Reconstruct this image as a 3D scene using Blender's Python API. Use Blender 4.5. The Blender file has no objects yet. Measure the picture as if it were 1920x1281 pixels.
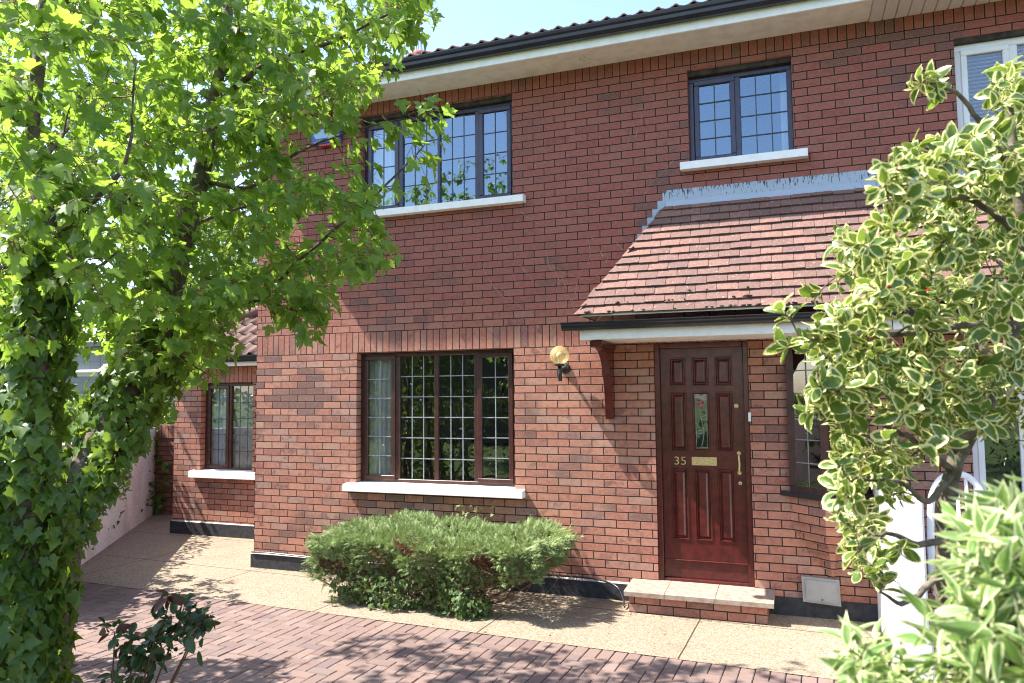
import bpy, bmesh, math, random
import numpy as np
from mathutils import Vector, Matrix
random.seed(7); rng = np.random.default_rng(7)
SC = bpy.context.scene; COL = SC.collection
R_ = math.radians

# ------------------------------------------------------------------ camera
CAM = np.array([2.5932, -7.0119, 1.9223])
FW = np.array([-0.34849441, 0.93469268, 0.07000889]); RT = np.array([0.93674847, 0.34989944, -0.00852526]); UPV = np.array([0.03246456, -0.06260971, 0.99750994])
FPX = 1400.42
def at(px, py, dep): return CAM + (FW + RT * (px - 960) / FPX - UPV * (py - 640.5) / FPX) * dep
def proj(P):
    d = np.asarray(P) - CAM; f = d @ FW; f = np.where(np.abs(f) < 1e-6, 1e-6, f)
    return 960 + FPX * (d @ RT) / f, 640.5 - FPX * (d @ UPV) / f, f
cd = bpy.data.cameras.new("camera"); cam = bpy.data.objects.new("camera", cd); COL.objects.link(cam); SC.camera = cam
cd.sensor_width = 36; cd.lens = FPX / 1920 * 36; cd.clip_end = 500; cd.clip_start = .05
cam.matrix_world = Matrix(((RT[0], UPV[0], -FW[0], CAM[0]), (RT[1], UPV[1], -FW[1], CAM[1]), (RT[2], UPV[2], -FW[2], CAM[2]), (0, 0, 0, 1)))
cd.dof.use_dof = True; cd.dof.focus_distance = 6.5; cd.dof.aperture_fstop = 5.6

# ------------------------------------------------------------------ light
SUN = Vector((-1.88, -.56, 2.83)).normalized()
w = bpy.data.worlds.new("World"); SC.world = w; w.use_nodes = True
nt = w.node_tree; sky = nt.nodes.new("ShaderNodeTexSky"); sky.sky_type = 'NISHITA'; sky.sun_disc = False
sky.sun_elevation = math.asin(SUN.z); sky.sun_rotation = math.atan2(SUN.x, SUN.y); sky.air_density = 1.0; sky.dust_density = 1.2; sky.ozone_density = 1.0
bg = nt.nodes["Background"]; nt.links.new(sky.outputs[0], bg.inputs[0]); bg.inputs[1].default_value = .15
sl = bpy.data.lights.new("sun", 'SUN'); sl.energy = 5.0; sl.angle = R_(.5); sl.color = (1, .95, .87)
so = bpy.data.objects.new("sun", sl); COL.objects.link(so); so.rotation_euler = SUN.to_track_quat('Z', 'Y').to_euler(); so.location = (-10, -5, 20)
SC.view_settings.view_transform = 'Standard'; SC.view_settings.look = 'None'; SC.view_settings.exposure = 1.6; SC.view_settings.gamma = 1; SC.cycles.filter_width = 1.1

# ------------------------------------------------------------------ node helper
class NT:
    def __init__(s, name):
        s.m = bpy.data.materials.new(name); s.m.use_nodes = True; s.t = s.m.node_tree; s.t.nodes.clear()
        s.out = s.t.nodes.new("ShaderNodeOutputMaterial")
    def n(s, typ, props=None, **ins):
        nd = s.t.nodes.new("ShaderNode" + typ)
        for k, v in (props or {}).items(): setattr(nd, k, v)
        for k, v in ins.items():
            key = int(k[1:]) if k[0] == 'i' and k[1:].isdigit() else k.replace('_', ' ')
            s.set(nd.inputs[key], v)
        return nd
    def set(s, sock, v):
        if isinstance(v, bpy.types.NodeSocket): s.t.links.new(v, sock)
        elif isinstance(v, bpy.types.Node): s.t.links.new(v.outputs[0], sock)
        else:
            if hasattr(sock.default_value, '__len__') and not hasattr(v, '__len__'): v = (v, v, v)
            if sock.type == 'RGBA' and len(v) == 3: v = (*v, 1)
            sock.default_value = v
    def math(s, op, a, b=0., c=0., clamp=False):
        return s.n("Math", dict(operation=op, use_clamp=clamp), i0=a, i1=b, i2=c).outputs[0]
    def mix(s, f, a, b, blend='MIX'):
        nd = s.t.nodes.new("ShaderNodeMix"); nd.data_type = 'RGBA'; nd.blend_type = blend
        s.set(nd.inputs[0], f); s.set(nd.inputs[6], a); s.set(nd.inputs[7], b); return nd.outputs[2]
    def ramp(s, f, stops, interp='LINEAR'):
        nd = s.t.nodes.new("ShaderNodeValToRGB"); cr = nd.color_ramp; cr.interpolation = interp
        while len(cr.elements) < len(stops): cr.elements.new(.5)
        for e, (p, c) in zip(cr.elements, stops): e.position = p; e.color = (*c, 1) if hasattr(c, '__len__') else (c, c, c, 1)
        s.set(nd.inputs[0], f); return nd.outputs[0]
    def noise(s, vec, scale, detail=3., rough=.55, dist=0.):
        return s.n("TexNoise", None, Vector=vec, Scale=scale, Detail=detail, Roughness=rough, Distortion=dist).outputs[0]
    def step(s, x, lo, hi):
        return s.n("MapRange", dict(interpolation_type='SMOOTHSTEP'), Value=x, i1=lo, i2=hi, i3=0., i4=1.).outputs[0]
    def obj(s): return s.n("TexCoord").outputs["Object"]
    def uv(s): return s.n("TexCoord").outputs["UV"]
    def sep(s, v): return s.n("SeparateXYZ", None, i0=v).outputs
    def comb(s, x, y, z=0.): return s.n("CombineXYZ", None, i0=x, i1=y, i2=z).outputs[0]
    def bump(s, h, dist, strength=1.0): return s.n("Bump", None, Height=h, Distance=dist, Strength=strength).outputs[0]
    def pbr(s, **k):
        p = s.n("BsdfPrincipled", None, **k); s.t.links.new(p.outputs[0], s.out.inputs[0]); return p
    def done(s, sh):
        s.t.links.new(sh.outputs[0] if isinstance(sh, bpy.types.Node) else sh, s.out.inputs[0]); return s.m
def S(n): return n  # readability

MATS = {}
def simple(name, col, rough=.6, var=.12, scale=25, bump=.0, metallic=0., spec=.5, col2=None, vscale=None):
    if name in MATS: return MATS[name]
    g = NT(name); o = g.obj(); f = g.noise(o, scale, 4.)
    c2 = col2 or tuple(c * (1 - 2.2 * var) for c in col)
    cc = g.mix(g.step(f, .35, .7), col, c2)
    k = dict(Base_Color=cc, Roughness=g.math('ADD', rough - .06, g.math('MULTIPLY', f, .12)), Metallic=metallic)
    k['Specular_IOR_Level'] = spec
    if bump: k['Normal'] = g.bump(f, bump)
    g.pbr(**k); MATS[name] = g.m; return g.m

def brick_mat(name, bw=.225, bh=.075, off=.5, v0=2.38, u0=0., tone=.97, rustic=1., hue=0.):
    g = NT(name); uv = g.sep(g.uv()); wob = g.noise(g.uv(), 9., 2.)
    wv = g.math('MULTIPLY_ADD', wob, .004, -.002)
    v = g.math('DIVIDE', g.math('ADD', g.math('SUBTRACT', uv[1], v0), wv), bh); row = g.math('FLOOR', v)
    u = g.math('ADD', g.math('DIVIDE', g.math('SUBTRACT', uv[0], u0), bw), g.math('MULTIPLY', g.math('MODULO', g.math('ABSOLUTE', row), 2.), off))
    col = g.math('FLOOR', u); fu = g.math('SUBTRACT', u, col); fv = g.math('SUBTRACT', v, row)
    du = g.math('MULTIPLY', g.math('MINIMUM', fu, g.math('SUBTRACT', 1., fu)), bw)
    dv = g.math('MULTIPLY', g.math('MINIMUM', fv, g.math('SUBTRACT', 1., fv)), bh)
    d = g.math('MINIMUM', du, dv)
    fine = g.noise(g.uv(), 160., 4., .6); rag = g.math('MULTIPLY_ADD', fine, .003, -.0015)
    m = g.step(g.math('ADD', d, rag), .0035, .0062)
    wn = g.n("TexWhiteNoise", dict(noise_dimensions='2D'), Vector=g.comb(col, row)); r1 = wn.outputs[0]; rc = g.sep(wn.outputs[1])
    t = tone
    base = g.ramp(r1, [(0., (.28*t, .105*t, .078*t)), (.18, (.40*t, .175*t, .12*t)), (.36, (.34*t, .135*t, .098*t)), (.55, (.46*t, .205*t, .14*t)), (.72, (.38*t, .18*t, .13*t)), (.86, (.41*t, .235*t, .175*t)), (.95, (.32*t, .19*t, .155*t)), (1., (.2*t, .105*t, .095*t))])
    # darker flashed patches on some bricks
    big = g.noise(g.n("VectorMath", dict(operation='ADD'), i0=g.uv(), i1=wn.outputs[1]).outputs[0], 11., 3.)
    blot = g.math('MULTIPLY', g.step(big, .5, .68), g.step(rc[1], .45, .95))
    base = g.mix(g.math('MULTIPLY', blot, .75), base, (.085*t, .058*t, .06*t))
    inb = g.noise(g.n('VectorMath', dict(operation='ADD'), i0=g.uv(), i1=g.n('VectorMath', dict(operation='SCALE'), i0=wn.outputs[1], Scale=7.).outputs[0]).outputs[0], 26., 4., .65)
    base = g.mix(g.math('MULTIPLY', g.step(inb, .42, .7), .45), base, (.44*t, .235*t, .18*t)); base = g.mix(g.math('MULTIPLY', g.step(inb, .52, .3), .4), base, (.21*t, .07*t, .058*t))
    up = g.step(uv[1], 2.2, 3.1); base = g.mix(g.math('MULTIPLY', up, .70), base, (.25*t, .062*t, .057*t))  # eave shade put into the colour: upper bricks redder and darker
    smo = g.step(g.noise(g.uv(), .9, 3.), .50, .60); base = g.mix(g.math('MULTIPLY', g.math('MULTIPLY', smo, g.step(rc[2], .35, .8)), .72), base, (.12*t, .075*t, .07*t))
    # area dirt
    dirt = g.noise(g.uv(), 1.7, 4.); base = g.mix(g.math('MULTIPLY', g.step(dirt, .52, .75), .45), base, (.16*t, .085*t, .07*t))
    strk = g.noise(g.n('VectorMath', dict(operation='MULTIPLY'), i0=g.uv(), i1=(7., .5, 1.)).outputs[0], 1., 4., .6); base = g.mix(g.math('MULTIPLY', g.step(strk, .54, .74), .24), base, (.15*t, .08*t, .066*t))
    wire = g.noise(g.n("VectorMath", dict(operation='MULTIPLY'), i0=g.uv(), i1=(30., 130., 1.) if bh < bw else (130., 30., 1.)).outputs[0], 1., 3., .7)
    base = g.mix(g.math('MULTIPLY', g.step(wire, .45, .7), .35), base, (.48*t, .25*t, .195*t))
    fle = g.step(g.noise(g.uv(), 75., 2.), .70, .76); base = g.mix(g.math('MULTIPLY', fle, .5), base, (.5*t, .36*t, .29*t))
    ar = g.math('MULTIPLY', g.step(d, .011, .0075), .22); base = g.mix(ar, base, (.52*t, .30*t, .24*t))  # pale edge highlight painted along the brick arrises
    mort = g.mix(g.step(fine, .4, .6), (.022, .0095, .0075), (.045, .022, .017))  # mortar colour darkened to include the shadow of the recessed joints
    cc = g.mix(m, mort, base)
    h = g.math('ADD', g.math('MULTIPLY', m, 1.), g.math('ADD', g.math('MULTIPLY', wire, .22*rustic), g.math('MULTIPLY', fine, .12*rustic)))
    cc = g.mix(1., cc, (1., 1., .97), 'MULTIPLY')
    g.pbr(Base_Color=cc, Roughness=.85, Specular_IOR_Level=.25, Normal=g.bump(h, .007, .8)); return g.m

def leaf_mat(name, col, col2, trans, rim=None, gloss=.35, tf=.45, rimw=.72, back=None):
    """u = 0 centre .. 1 rim, v = random per leaf"""
    col, col2 = tuple(x*.74 for x in col), tuple(x*.74 for x in col2); trans = tuple(x*.78 for x in trans); rim = rim and tuple(x*.95 for x in rim)
    g = NT(name); uv = g.sep(g.uv()); o = g.obj()
    c = g.mix(uv[1], col, col2)
    nz = g.noise(o, 60., 2.); c = g.mix(g.math('MULTIPLY', g.step(nz, .4, .7), .25), c, tuple(x * .6 for x in col))
    tc = g.mix(uv[1], trans, tuple(x * .75 for x in trans))
    if rim:
        e = g.step(g.math('ADD', g.math('ADD', uv[0], g.math('MULTIPLY_ADD', g.math('FRACT', g.math('MULTIPLY', uv[1], 7.3)), .34, -.17)), g.math('MULTIPLY_ADD', g.noise(o, 110., 2.), .6, -.3)), rimw - .05, rimw + .06)
        c = g.mix(e, c, rim); tc = g.mix(e, tc, tuple(min(1, x * 1.05) for x in rim))
    p = g.n("BsdfPrincipled", None, Base_Color=c, Roughness=gloss, Specular_IOR_Level=.5)
    tr = g.n("BsdfTranslucent", None, Color=tc)
    mx = g.n("MixShader", None, i0=tf, i1=p.outputs[0], i2=tr.outputs[0]); return g.done(mx)

# ------------------------------------------------------------------ mesh builder
class MB:
    def __init__(s): s.v = []; s.f = []; s.uv = []; s.mi = []; s.smooth = []
    def face(s, pts, mi=0, uv=None, smooth=False):
        i0 = len(s.v); s.v += [tuple(map(float, p)) for p in pts]; s.f.append(list(range(i0, i0 + len(pts)))); s.mi.append(mi); s.smooth.append(smooth)
        if uv is None:
            a, b, c = (np.array(p, float) for p in pts[:3]); n = np.cross(b - a, c - a); l = np.linalg.norm(n); n = n / l if l > 1e-12 else np.array([0, 0, 1.])
            if abs(n[2]) > .75: uv = [(p[0], p[1]) for p in pts]
            else:
                t = np.array([-n[1], n[0]]); t = t / np.linalg.norm(t)
                if abs(t[0]) > .3 and t[0] < 0: t = -t
                elif abs(t[0]) <= .3 and t[1] < 0: t = -t
                if abs(t[0]) > .97: uv = [(p[0], p[2]) for p in pts]
                else: uv = [(p[0] * t[0] + p[1] * t[1], p[2]) for p in pts]
        s.uv += list(uv)
    def shared(s, V, F, mi=0, smooth=True, uv=None):
        i0 = len(s.v); s.v += [tuple(map(float, p)) for p in V]
        for f in F:
            s.f.append([i0 + i for i in f]); s.mi.append(mi); s.smooth.append(smooth)
            s.uv += [(uv[i] if uv is not None else (V[i][0], V[i][2])) for i in f]
    def box(s, x0, x1, y0, y1, z0, z1, mi=0, b=0., skip=''):
        if x1 < x0: x0, x1 = x1, x0
        if y1 < y0: y0, y1 = y1, y0
        if z1 < z0: z0, z1 = z1, z0
        b = min(b, (x1-x0)*.3, (y1-y0)*.3, (z1-z0)*.3)
        if b <= 0:
            P = lambda x, y, z: (x, y, z)
            if 'f' not in skip: s.face([(x0,y0,z0),(x1,y0,z0),(x1,y0,z1),(x0,y0,z1)], mi)
            if 'k' not in skip: s.face([(x1,y1,z0),(x0,y1,z0),(x0,y1,z1),(x1,y1,z1)], mi)
            if 'l' not in skip: s.face([(x0,y1,z0),(x0,y0,z0),(x0,y0,z1),(x0,y1,z1)], mi)
            if 'r' not in skip: s.face([(x1,y0,z0),(x1,y1,z0),(x1,y1,z1),(x1,y0,z1)], mi)
            if 't' not in skip: s.face([(x0,y0,z1),(x1,y0,z1),(x1,y1,z1),(x0,y1,z1)], mi)
            if 'b' not in skip: s.face([(x0,y1,z0),(x1,y1,z0),(x1,y0,z0),(x0,y0,z0)], mi)
            return
        bm = bmesh.new(); bmesh.ops.create_cube(bm, size=1)
        for v in bm.verts: v.co = ((x0+x1)/2+v.co.x*(x1-x0), (y0+y1)/2+v.co.y*(y1-y0), (z0+z1)/2+v.co.z*(z1-z0))
        bmesh.ops.bevel(bm, geom=bm.edges[:], offset=b, segments=1, affect='EDGES'); s.bm(bm, mi)
    def bm(s, bm, mi=0, M=None, smooth=False):
        for f in bm.faces: s.face([(M @ v.co if M else v.co)[:] for v in f.verts], mi, smooth=smooth)
        bm.free()
    def tube(s, pts, rad, n=6, mi=0, cap=True):
        P = np.array(pts, float); m = len(P); r = np.broadcast_to(np.array(rad, float), (m,)) if np.ndim(rad) <= 1 else rad
        T = np.gradient(P, axis=0) if m > 1 else P; T /= np.linalg.norm(T, axis=1)[:, None] + 1e-12
        up = np.array([0, 0, 1.]) if abs(T[0][2]) < .9 else np.array([1., 0, 0]); V = []
        x = np.cross(T[0], up); x /= np.linalg.norm(x)
        for i in range(m):
            x = x - T[i] * (x @ T[i]); x /= np.linalg.norm(x) + 1e-12; y = np.cross(T[i], x)
            for k in range(n):
                a = 2 * math.pi * k / n; V.append(P[i] + r[i] * (math.cos(a) * x + math.sin(a) * y))
        F = [[i*n+k, i*n+(k+1) % n, (i+1)*n+(k+1) % n, (i+1)*n+k] for i in range(m-1) for k in range(n)]
        if cap: F += [list(range(n))[::-1], [(m-1)*n+k for k in range(n)]]
        s.shared(V, F, mi, True)
    def lathe(s, prof, c, axis='Z', n=20, mi=0):
        V = []; F = []
        for r, h in prof:
            for k in range(n):
                a = 2*math.pi*k/n; p = (r*math.cos(a), r*math.sin(a), h)
                if axis == 'Y': p = (p[0], -p[2], p[1])
                V.append((c[0]+p[0], c[1]+p[1], c[2]+p[2]))
        for i in range(len(prof)-1):
            for k in range(n): F.append([i*n+k, i*n+(k+1) % n, (i+1)*n+(k+1) % n, (i+1)*n+k])
        s.shared(V, F, mi, True)
    def prism(s, poly, ax, a0, a1, mi=0):
        """poly in the two other axes, extruded along ax"""
        def P(p, t): q = list(p); q.insert('XYZ'.index(ax), t); return tuple(q)
        n = len(poly)
        s.face([P(p, a0) for p in poly], mi); s.face([P(p, a1) for p in poly][::-1], mi)
        for i in range(n):
            p, q = poly[i], poly[(i+1) % n]; s.face([P(p, a0), P(p, a1), P(q, a1), P(q, a0)], mi)
    def build(s, name, mats, parent=None, base=None, merge=False):
        me = bpy.data.meshes.new(name); me.from_pydata(s.v, [], s.f)
        uvl = me.uv_layers.new(name="UVMap"); uvl.data.foreach_set("uv", np.array(s.uv, np.float32).ravel())
        for m in (mats if isinstance(mats, (list, tuple)) else [mats]): me.materials.append(m)
        me.polygons.foreach_set("material_index", s.mi); me.polygons.foreach_set("use_smooth", s.smooth)
        if merge:
            bm = bmesh.new(); bm.from_mesh(me); bmesh.ops.remove_doubles(bm, verts=bm.verts[:], dist=1e-5); bmesh.ops.recalc_face_normals(bm, faces=bm.faces[:]); bm.to_mesh(me); bm.free()
        return link(name, me, parent)
WORLDPOS = {}
def link(name, me, parent=None):
    o = bpy.data.objects.new(name, me); COL.objects.link(o)
    if parent is not None:
        o.parent = parent; p = wp(parent); o.location = tuple(-x for x in p)   # mesh data keeps world coordinates
    WORLDPOS[o.name] = (0, 0, 0); return o
def wp(o): return WORLDPOS.get(o.name, (0, 0, 0))
def thing(name, label, cat, loc=(0, 0, 0), group=None):
    o = bpy.data.objects.new(name, None); COL.objects.link(o); o.location = loc; o.empty_display_size = .2; WORLDPOS[o.name] = tuple(loc)
    return tag(o, label, cat, group)
def tag(o, label, cat, group=None, kind=None):
    if label: o['label'] = label
    if cat: o['category'] = cat
    if group: o['group'] = group
    if kind: o['kind'] = kind
    return o
def structure(o): o['kind'] = 'structure'; return o

# ------------------------------------------------------------------ leaves
def tmpl(half, centre, fold=.2, droop=.15, rings=None):
    """leaf outline from half outline (x>=0, base to tip); returns V, F, edge"""
    pts = list(half) + [(-x, y) for x, y in half[-2:0:-1]]
    V = [(centre[0], centre[1], 0)]; E = [0.]; F = []
    if rings:
        k = len(pts)
        for q in rings:
            V += [(centre[0]+(x-centre[0])*q, centre[1]+(y-centre[1])*q, 0) for x, y in pts]; E += [q]*k
        F += [[0, 1+i, 1+(i+1) % k] for i in range(k)]
        for j in range(len(rings)-1):
            F += [[1+j*k+i, 1+(j+1)*k+i, 1+(j+1)*k+(i+1) % k] for i in range(k)] + [[1+j*k+i, 1+(j+1)*k+(i+1) % k, 1+j*k+(i+1) % k] for i in range(k)]
    else:
        V += [(x, y, 0) for x, y in pts]; E += [1.]*len(pts); k = len(pts); F = [[0, 1+i, 1+(i+1) % k] for i in range(k)]
    V = np.array(V, float); V[:, 2] = fold*np.abs(V[:, 0]) - droop*V[:, 1]**2
    return V, np.array(F), np.array(E)
MAPLE = tmpl([(0,0),(.12,-.05),(.36,-.05),(.31,.06),(.40,.12),(.33,.20),(.50,.30),(.62,.52),(.46,.50),(.44,.60),(.30,.52),(.19,.50),(.24,.66),(.20,.76),(.11,.78),(0,1)], (0,.33), .18, .28)
IVYL = tmpl([(0,0),(.2,-.12),(.42,-.02),(.36,.18),(.52,.38),(.3,.5),(.17,.72),(0,1)], (0,.3), .15, .25)
OVAL = tmpl([(0,0),(.17,.12),(.27,.35),(.28,.55),(.2,.8),(0,1)], (0,.5), .25, .2)
HOLLY = tmpl([(0,0),(.11,.08),(.22,.25),(.285,.48),(.27,.70),(.16,.92),(0,1.03)], (0,.52), .32, .3, rings=(.45,.72,.86,1.))
LANCE = tmpl([(0,0),(.07,.1),(.135,.3),(.145,.48),(.10,.72),(.035,.92),(0,1.04)], (0,.48), .3, .35, rings=(.4,.68,.85,1.))
SMALL = tmpl([(0,0),(.25,.3),(.22,.7),(0,1)], (0,.5), .25, .2)
def unit(a): return a / (np.linalg.norm(a, axis=-1, keepdims=True) + 1e-12)
class Leaves:
    def __init__(s): s.V = []; s.F = []; s.UV = []; s.n = 0
    def add(s, T, pos, d, nrm, size, curl=None, rnd=None):
        V, F, E = T; pos = np.asarray(pos, float).reshape(-1, 3); N = len(pos)
        d = unit(np.broadcast_to(np.asarray(d, float), (N, 3))); nrm = np.broadcast_to(np.asarray(nrm, float), (N, 3))
        z = unit(nrm - d * (nrm * d).sum(-1, keepdims=True)); x = np.cross(d, z); size = np.broadcast_to(np.asarray(size, float), (N,))
        W = np.repeat(V[None], N, 0).copy()
        W[:, :, 2] *= rng.uniform(.2, 2.2, (N, 1)); W[:, :, 0] *= rng.uniform(.8, 1.15, (N, 1)); W[:, :, 2] += rng.normal(0, .28, (N, 1))*W[:, :, 0]*W[:, :, 1]+rng.normal(0, .10, (N, 1))*W[:, :, 0]; W[:, :, 0] += rng.normal(0, .12, (N, 1))*W[:, :, 1]**2
        P = pos[:, None] + size[:, None, None] * (W[:, :, :1]*x[:, None] + W[:, :, 1:2]*d[:, None] + W[:, :, 2:]*z[:, None])
        k = len(V); f = (F[None] + (np.arange(N)*k)[:, None, None]).reshape(-1, 3) + s.n
        rv = rng.random(N) if rnd is None else np.broadcast_to(rnd, (N,))
        uv = np.stack([np.repeat(E[None], N, 0), np.repeat(rv[:, None], k, 1)], -1).reshape(-1, 2)
        s.V.append(P.reshape(-1, 3)); s.F.append(f); s.UV.append(uv); s.n += N*k
    def build(s, name, mats, parent=None):
        V = np.concatenate(s.V); F = np.concatenate(s.F); UV = np.concatenate(s.UV)
        me = bpy.data.meshes.new(name); me.vertices.add(len(V)); me.vertices.foreach_set("co", V.astype(np.float32).ravel())
        me.loops.add(F.size); me.loops.foreach_set("vertex_index", F.astype(np.int32).ravel())
        me.polygons.add(len(F)); me.polygons.foreach_set("loop_start", np.arange(0, F.size, 3, dtype=np.int32))
        me.update(calc_edges=True)
        uvl = me.uv_layers.new(name="UVMap"); uvl.data.foreach_set("uv", UV[F.ravel()].astype(np.float32).ravel())
        me.polygons.foreach_set("use_smooth", np.ones(len(F), bool)); me.materials.append(mats)
        me.validate(); return link(name, me, parent)
def rdir(n, zlo=-1., zhi=1.):
    z = rng.uniform(zlo, zhi, n); a = rng.uniform(0, 2*math.pi, n); r = np.sqrt(np.maximum(0, 1-z*z)); return np.stack([r*np.cos(a), r*np.sin(a), z], -1)
def inpoly(px, py, poly):
    px = np.asarray(px); py = np.asarray(py); r = np.zeros(px.shape, bool); n = len(poly)
    for i in range(n):
        x0, y0 = poly[i]; x1, y1 = poly[(i+1) % n]
        c = ((y0 > py) != (y1 > py)); xx = (x1-x0)*(py-y0)/((y1-y0) if y1 != y0 else 1e-9)+x0; r ^= c & (px < xx)
    return r
def smooth_path(pts, k=6):
    """Catmull-Rom through the points"""
    P = np.array(pts, float); P = np.vstack([2*P[0]-P[1], P, 2*P[-1]-P[-2]]); out = []
    for i in range(1, len(P)-2):
        for t in np.linspace(0, 1, k, endpoint=False):
            a, b, c, d = P[i-1:i+3]; out.append(.5*((2*b)+(-a+c)*t+(2*a-5*b+4*c-d)*t*t+(-a+3*b-3*c+d)*t**3))
    out.append(P[-2]); return np.array(out)
# ------------------------------------------------------------------ materials
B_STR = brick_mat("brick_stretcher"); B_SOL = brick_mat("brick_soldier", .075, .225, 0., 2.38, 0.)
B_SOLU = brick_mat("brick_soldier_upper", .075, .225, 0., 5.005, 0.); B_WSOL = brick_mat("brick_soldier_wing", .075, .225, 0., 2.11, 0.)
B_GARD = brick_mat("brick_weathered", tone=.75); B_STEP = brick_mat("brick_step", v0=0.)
PLAST = simple("room_plaster", (.20, .19, .17), .9)
CARPET = simple("carpet", (.2, .17, .14), .95)
WOODF = simple("mahogany_stain", (.092, .0145, .0115), .25, .2, 14)
WOODW = simple("window_brown_stain", (.062, .020, .015), .4, .2, 14)
DARKF = simple("plum_window_paint", (.045, .040, .075), .25, .1, 20)
WHITE = simple("white_paint", (.87, .87, .86), .55, .04, 12, .001)
CREAM = simple("soffit_paint", (.84, .80, .73), .6, .07, 9)
PVCW = simple("white_pvc", (.78, .78, .79), .35, .02, 8)
BLACKP = simple("black_gutter_plastic", (.018, .020, .030), .25, .15, 6)
PLINTH = simple("bitumen_plinth", (.032, .034, .040), .75, .25, 18, .004)
DPC = simple("mortar_fillet", (.42, .41, .39), .9, .15, 30, .002)
LEADC = simple("lead_came", (.33, .33, .35), .5, .15, 40)
LEADD = simple("dark_lead_came", (.05, .055, .07), .5, .15, 40)
BRASS = simple("brass", (.66, .52, .24), .32, .12, 60, metallic=.45)
LINTEL = simple("lintel_board", (.055, .04, .032), .8, .35, 12)
CURT = simple("curtain_cloth", (.86, .86, .87), .9, .05, 10)
BEIGE = simple("beige_blind_cloth", (.74, .67, .56), .9, .05, 10)
STONE = simple("step_slab_stone", (.33, .25, .20), .85, .16, 20, .002)
GREYBOX = simple("grey_meter_plastic", (.30, .30, .30), .5, .06, 8)

def tile_mat(name, a, b, c, moss=.4):
    g = NT(name); o = g.obj(); r = g.n("NewGeometry").outputs["Random Per Island"]
    base = g.ramp(r, [(0., a), (.45, b), (.75, c), (1., tuple(x*.8 for x in a))])
    n1 = g.noise(o, 40., 4.); base = g.mix(g.math('MULTIPLY', g.step(n1, .4, .7), .4), base, tuple(x*.62 for x in b))
    lich = g.step(g.noise(o, 55., 2.), .66, .72); base = g.mix(g.math('MULTIPLY', lich, .6), base, (.55, .48, .42))
    dk = g.step(g.noise(o, 6., 4.), .5, .75); base = g.mix(g.math('MULTIPLY', dk, moss), base, (.13, .085, .07))
    g.pbr(Base_Color=base, Roughness=.85, Specular_IOR_Level=.25, Normal=g.bump(n1, .004)); return g.m
PTILE = tile_mat("clay_plain_tile", (.19, .108, .09), (.155, .094, .084), (.24, .132, .106))
PANTILE = tile_mat("concrete_pantile", (.20, .125, .105), (.165, .105, .088), (.22, .15, .125), .5)

def lead_mat():
    g = NT("lead_flashing"); o = g.obj(); s = g.n("VectorMath", dict(operation='MULTIPLY'), i0=o, i1=(75., 75., 13.)).outputs[0]
    n1 = g.noise(s, 1., 4., .7); z = g.sep(o)[2]
    hi = g.step(z, 3.66, 3.84); th = g.math('SUBTRACT', .66, g.math('MULTIPLY', hi, .16))
    k = g.step(n1, th, g.math('ADD', th, .06))
    cc = g.mix(k, (.34, .40, .48), (.035, .04, .045))
    g.pbr(Base_Color=cc, Roughness=.55, Metallic=.15, Normal=g.bump(n1, .002)); return g.m
LEADF = lead_mat()

def glass_mat(name, refl=.16, tint=(.9, .93, .93), refl_tint=(.93, .95, 1.)):
    g = NT(name); fr = g.n("Fresnel", None, IOR=1.5).outputs[0]; o = g.obj()
    nz = g.noise(o, 2.6, 2.); nb = g.bump(nz, .004, .35)
    f = g.math('ADD', g.math('MULTIPLY', fr, 1.6), refl*.5, clamp=True)
    gl = g.n("BsdfGlossy", None, Color=refl_tint, Roughness=.0, Normal=nb)
    tr = g.n("BsdfTransparent", None, Color=tint)
    return g.done(g.n("MixShader", None, i0=f, i1=tr.outputs[0], i2=gl.outputs[0]))
GLASSU = glass_mat("upper_window_glass", .36, refl_tint=(.62, .80, 1.)); GLASS = glass_mat("window_glass", .22)  # upper panes: sky blue painted into the reflection colour, reflection made stronger

SZ = 2.38; US = 5.005
house = thing("brick_house", "two storey red brick house with a dark red panelled front door and leaded windows", "house", (0, 0, 0))

# ------------------------------------------------------------------ walls
def wall_front(mb, x0, x1, z0, z1, y, holes, bands, reveal=.3, rmi=0):
    xs = sorted({x0, x1} | {h[0] for h in holes} | {h[1] for h in holes}); zs = sorted({z0, z1} | {h[2] for h in holes} | {h[3] for h in holes} | {b for bb in bands for b in bb})
    xs = [x for x in xs if x0 <= x <= x1]; zs = [z for z in zs if z0 <= z <= z1]
    for i in range(len(xs)-1):
        for j in range(len(zs)-1):
            cx, cz = (xs[i]+xs[i+1])/2, (zs[j]+zs[j+1])/2
            if any(h[0] < cx < h[1] and h[2] < cz < h[3] for h in holes): continue
            mi = next((k+1 for k, b in enumerate(bands) if b[0] < cz < b[1]), 0)
            mb.face([(xs[i], y, zs[j]), (xs[i+1], y, zs[j]), (xs[i+1], y, zs[j+1]), (xs[i], y, zs[j+1])], mi)
    for a, b, c, d in holes:
        yr = y+reveal
        mb.face([(a, y, c), (a, yr, c), (a, yr, d), (a, y, d)], rmi); mb.face([(b, yr, c), (b, y, c), (b, y, d), (b, yr, d)], rmi)
        mb.face([(a, y, d), (a, yr, d), (b, yr, d), (b, y, d)], rmi); mb.face([(a, yr, c), (a, y, c), (b, y, c), (b, yr, c)], rmi)
LWo = (-1.825, -.003, .955, 2.38); UWo = (-1.79, 0., 3.88, 5.005); RWo = (1.765, 2.685, 4.015, 4.955); DOo = (1.393, 2.236, .2, 2.385); BYo = (2.57, 3.18, 1.06, 2.36)
BANDS = [(SZ, SZ+.225), (US, US+.225)]
mb = MB(); wall_front(mb, -3.155, 3.33, 0., 5.4, 0., [LWo, UWo, RWo, DOo, BYo], BANDS)
GY = 1.36                                         # front of the single storey wing
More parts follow.
